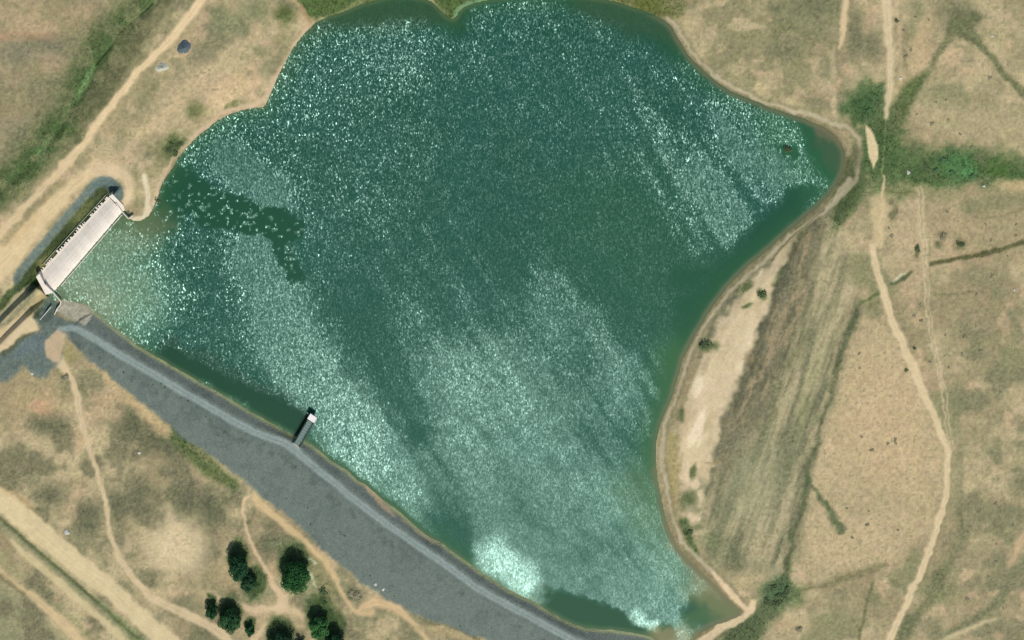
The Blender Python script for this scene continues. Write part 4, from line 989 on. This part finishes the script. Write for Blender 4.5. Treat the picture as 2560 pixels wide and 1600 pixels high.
plain = [(2154,1092),(2220,1110),(2180,1125),(2240,1108),(2149,920),(2148,884),(2238,1100),(2118,1270),(2172,1278),(2130,1345),(2168,1310),(2245,1325),(2405,1262),(2420,1330),(2490,1260),(2533,1312),
         (2490,1360),(2470,1442),(2418,1497),(2520,1470),(2508,1520),(2490,1405),(2410,840),(2364,838),(2440,815),(2405,885),(2450,880),(2372,918),(2460,830),(2440,735),(2480,690),(2540,560),(2465,560),(2476,600),
         (2475,195),(2370,300),(2365,250),(2368,530),(2330,310),(2400,335),(2292,285),(2260,75),(2265,140),(2288,42),(2322,50),(2278,125),(2430,370),(2340,255),(2520,640),(2540,590),(2230,590),(2222,570),(2300,760),(2285,790),(2303,800),(2325,905)]
ORD = 'first second third fourth fifth sixth seventh eighth ninth tenth eleventh twelfth thirteenth fourteenth fifteenth sixteenth seventeenth eighteenth nineteenth twentieth twenty-first twenty-second twenty-third twenty-fourth twenty-fifth'.split()
def zone(u, v):
    if v < 170: return 'in the top right field'
    if v < 400: return 'on the tan plain above the wet hollow'
    if v < 660: return 'between the wet hollow and the dark furrow'
    if v < 950 and u > 2320: return 'on the mottled plain below the dark furrow'
    if v < 950: return 'near the upper bend of the long pale track'
    if u < 2300: return 'on the bare field left of the long pale track'
    return 'in the mottled bottom right corner'
zc_ = {}
for u, v in plain: zc_.setdefault(zone(u, v), []).append((v, u))
plab = {}
for z_, l in zc_.items():
    for k, (v, u) in enumerate(sorted(l)): plab[(u, v)] = 'olive shrub %s, %s from the top' % (z_, ORD[k])
def ordered(pts, text, key=0, end='from the left'):
    r = sorted(pts, key=lambda p: (p[key], p[1 - key])); return {p: text + ', ' + ORD[r.index(p)] + ' ' + end for p in pts}
for i, (u, v) in enumerate(plain):
    shrub(u, v, (0.6, 0.8, 1.05, 0.7)[i % 4], plab[(u, v)], 'scattered shrubs on the right plain', SH_O)
sp_ = [(382,962),(412,968),(402,960),(452,995),(470,1003),(515,1042),(525,1050),(560,1080),(545,1088),(300,870),(310,930),(715,1246),(770,1268),(777,1310),(815,1322),(850,1330),(862,1340),(660,1110),(740,1167),(1150,1565),(1230,1570),(960,1356),(925,1440),(975,1480),(985,1490)]; lb_ = ordered(sp_, 'tiny dark weed tuft rooted in the grey gravel of the dam')
for i, (u, v) in enumerate(sp_):
    shrub(u, v, (0.45, 0.6, 0.4)[i % 3], lb_[(u, v)], 'weed tufts on the dam', SH_D)
sp_ = [(430,360),(440,380),(424,378),(446,362)]; lb_ = ordered(sp_, 'green shrub in the dark patch against the upper left shore')
for i, (u, v) in enumerate(sp_):
    shrub(u, v, 1.8, lb_[(u, v)], 'shrubs in the dark shore patch')
sp_ = [(1930,1470),(1950,1490),(1940,1510),(1965,1478),(1918,1500)]; lb_ = ordered(sp_, 'dark green shrub in the hollow past the lower right shore')
for i, (u, v) in enumerate(sp_):
    shrub(u, v, 2.0, lb_[(u, v)], 'shrubs in the lower right hollow')
sp_ = [(2172,275),(2360,400),(2380,430),(2410,415),(2430,440),(2340,425)]; lb_ = ordered(sp_, 'bright green marsh shrub in the wet right hollow')
for i, (u, v) in enumerate(sp_):
    shrub(u, v, 1.7, lb_[(u, v)], 'marsh shrubs in the wet hollow', SH_G)

# ------------------------------------------------------------------ rocks and heaps
def rock_mesh(name, mat, seed, k=3, hgt=.6, rough=.25):
    import bmesh
    g = np.random.default_rng(seed); bm = bmesh.new(); bmesh.ops.create_icosphere(bm, subdivisions=k, radius=1)
    for v in bm.verts:
        n = 1 + rough * (math.sin(v.co.x * 3.1 + seed) * math.cos(v.co.y * 2.7 + seed * 2) + .5 * math.sin(v.co.z * 5 + v.co.x * 4)) + g.normal() * .03
        v.co *= n; v.co.z = max(v.co.z * hgt, -.2)
    me = bpy.data.meshes.new(name); bm.to_mesh(me); bm.free(); me.materials.append(mat); return me
RK = [rock_mesh('boulder', M_ROCK, s, 2) for s in (1, 2, 3)]
for i, (u, v, r, lab) in enumerate([(939,1461,.85,'white boulder on the dam slope, upper left of a pair'),(958,1473,.85,'white boulder on the dam slope, lower right of a pair'),
    (167,1330,1.5,'large pale boulder beside the broad corner road'),(348,1132,.8,'small pale boulder on the plain below the dam'),(2251,196,.9,'pale boulder at the top of the green wet hollow'),
    (2535,725,.7,'small white stone near the right edge'),(2271,431,1.0,'pale stone in the middle of the wet hollow'),(80,934,.8,'pale stone at the edge of the gravel yard'),
    (2460,465,.7,'small pale stone below the wet hollow'),(393,505,.5,'pale stone at the water edge by the round shrub'),(2480,90,.6,'small pale stone near the top right corner')]):
    o = bpy.data.objects.new('boulder', RK[i % 3]); link(o); o.location = at(u, v, float(zat(u, v))); o.scale = (r, r * .85, r); o.rotation_euler[2] = i * 1.3
    tag(o, lab, 'boulder')
for u, v, rx, ry, h, rz, mat, lab in ((460, 117, 3.2, 4.6, 2.3, -.5, M_HEAP_D, 'dark grey gravel heap beside the upper left road'), (405, 168, 3.6, 2.8, 1.7, .1, M_HEAP_L, 'pale gravel heap beside the upper left road')):
    import bmesh
    bm = bmesh.new(); rings = 9; seg = 26; g = np.random.default_rng(int(u)); vv = [bm.verts.new((0, 0, h))]
    for i in range(1, rings + 1):
        t = i / rings
        for j in range(seg):
            a = 2 * math.pi * j / seg; w = 1 + .14 * math.sin(2 * a + 1) + .09 * math.sin(3 * a + u) + .05 * g.normal()
            vv.append(bm.verts.new((math.cos(a) * t * rx * w, math.sin(a) * t * ry * w, h * (1 - t) ** 1.15 - .25 * t + .07 * g.normal() * (1 - t))))
    for j in range(seg): bm.faces.new((vv[0], vv[1 + j], vv[1 + (j + 1) % seg]))
    for i in range(rings - 1):
        for j in range(seg): bm.faces.new((vv[1 + i * seg + j], vv[1 + (i + 1) * seg + j], vv[1 + (i + 1) * seg + (j + 1) % seg], vv[1 + i * seg + (j + 1) % seg]))
    me = bpy.data.meshes.new('gravel_heap'); bm.to_mesh(me); bm.free(); me.materials.append(mat)
    o = link(bpy.data.objects.new('gravel_heap', me)); o.location = at(u, v, float(zat(u, v))); o.rotation_euler[2] = rz; tag(o, lab, 'gravel heap')

# ------------------------------------------------------------------ grass (uncountable)
def grass(name, n, want, size, tint, label, seed):
    g = np.random.default_rng(seed); u = g.uniform(-60, 2620, n); v = g.uniform(-60, 1660, n)
    i = np.searchsorted(GU, u) - 1; j = np.searchsorted(GV, v) - 1
    ok = g.random(n) < want[j, i]; u, v, i, j = u[ok], v[ok], i[ok], j[ok]
    base = at(u, v, zat(u, v)); c = ALB[j, i] * tint
    k = len(u); B = 4; a = g.uniform(0, 6.28, (k, B)); ln = size * g.uniform(.5, 1.3, (k, B)); lean = g.uniform(.35, 1.0, (k, B))
    w = .10 * size / .5
    dx, dy = np.cos(a), np.sin(a)
    p0 = base[:, None, :] + np.stack([-dy * w, dx * w, 0 * dx], -1); p1 = base[:, None, :] + np.stack([dy * w, -dx * w, 0 * dx], -1)
    p2 = base[:, None, :] + np.stack([dx * ln * lean, dy * ln * lean, ln * .55], -1)
    V_ = np.stack([p0, p1, p2], 2).reshape(-1, 3); F_ = np.arange(len(V_)).reshape(-1, 3)
    cc = np.repeat(c * g.uniform(.75, 1.4, (k, 1)), B * 3, 0)
    tag(mesh_np(name, V_, F_, M_GRASS, None, np.clip(cc, .01, .6)), label, 'grass', kind='stuff')
onland = (SD > 3) & (dam_m < .3) & ~slabrect
grass('dry_grass', 45000, onland * (1 - VEG) * np.clip(1 - 1.1 * BARE, 0, 1) * .5 * (.5 + vn(U, V, 20, 70, 2)), .40, np.array([1.2, 1.17, 1.1]), 'dry tan grass tufts all over the plain', 1)
grass('green_grass', 90000, onland * sst(.25, .9, VEG), .7, np.array([.95, 1.1, .9]), 'rank green grass in the ditches and wet hollows', 2)
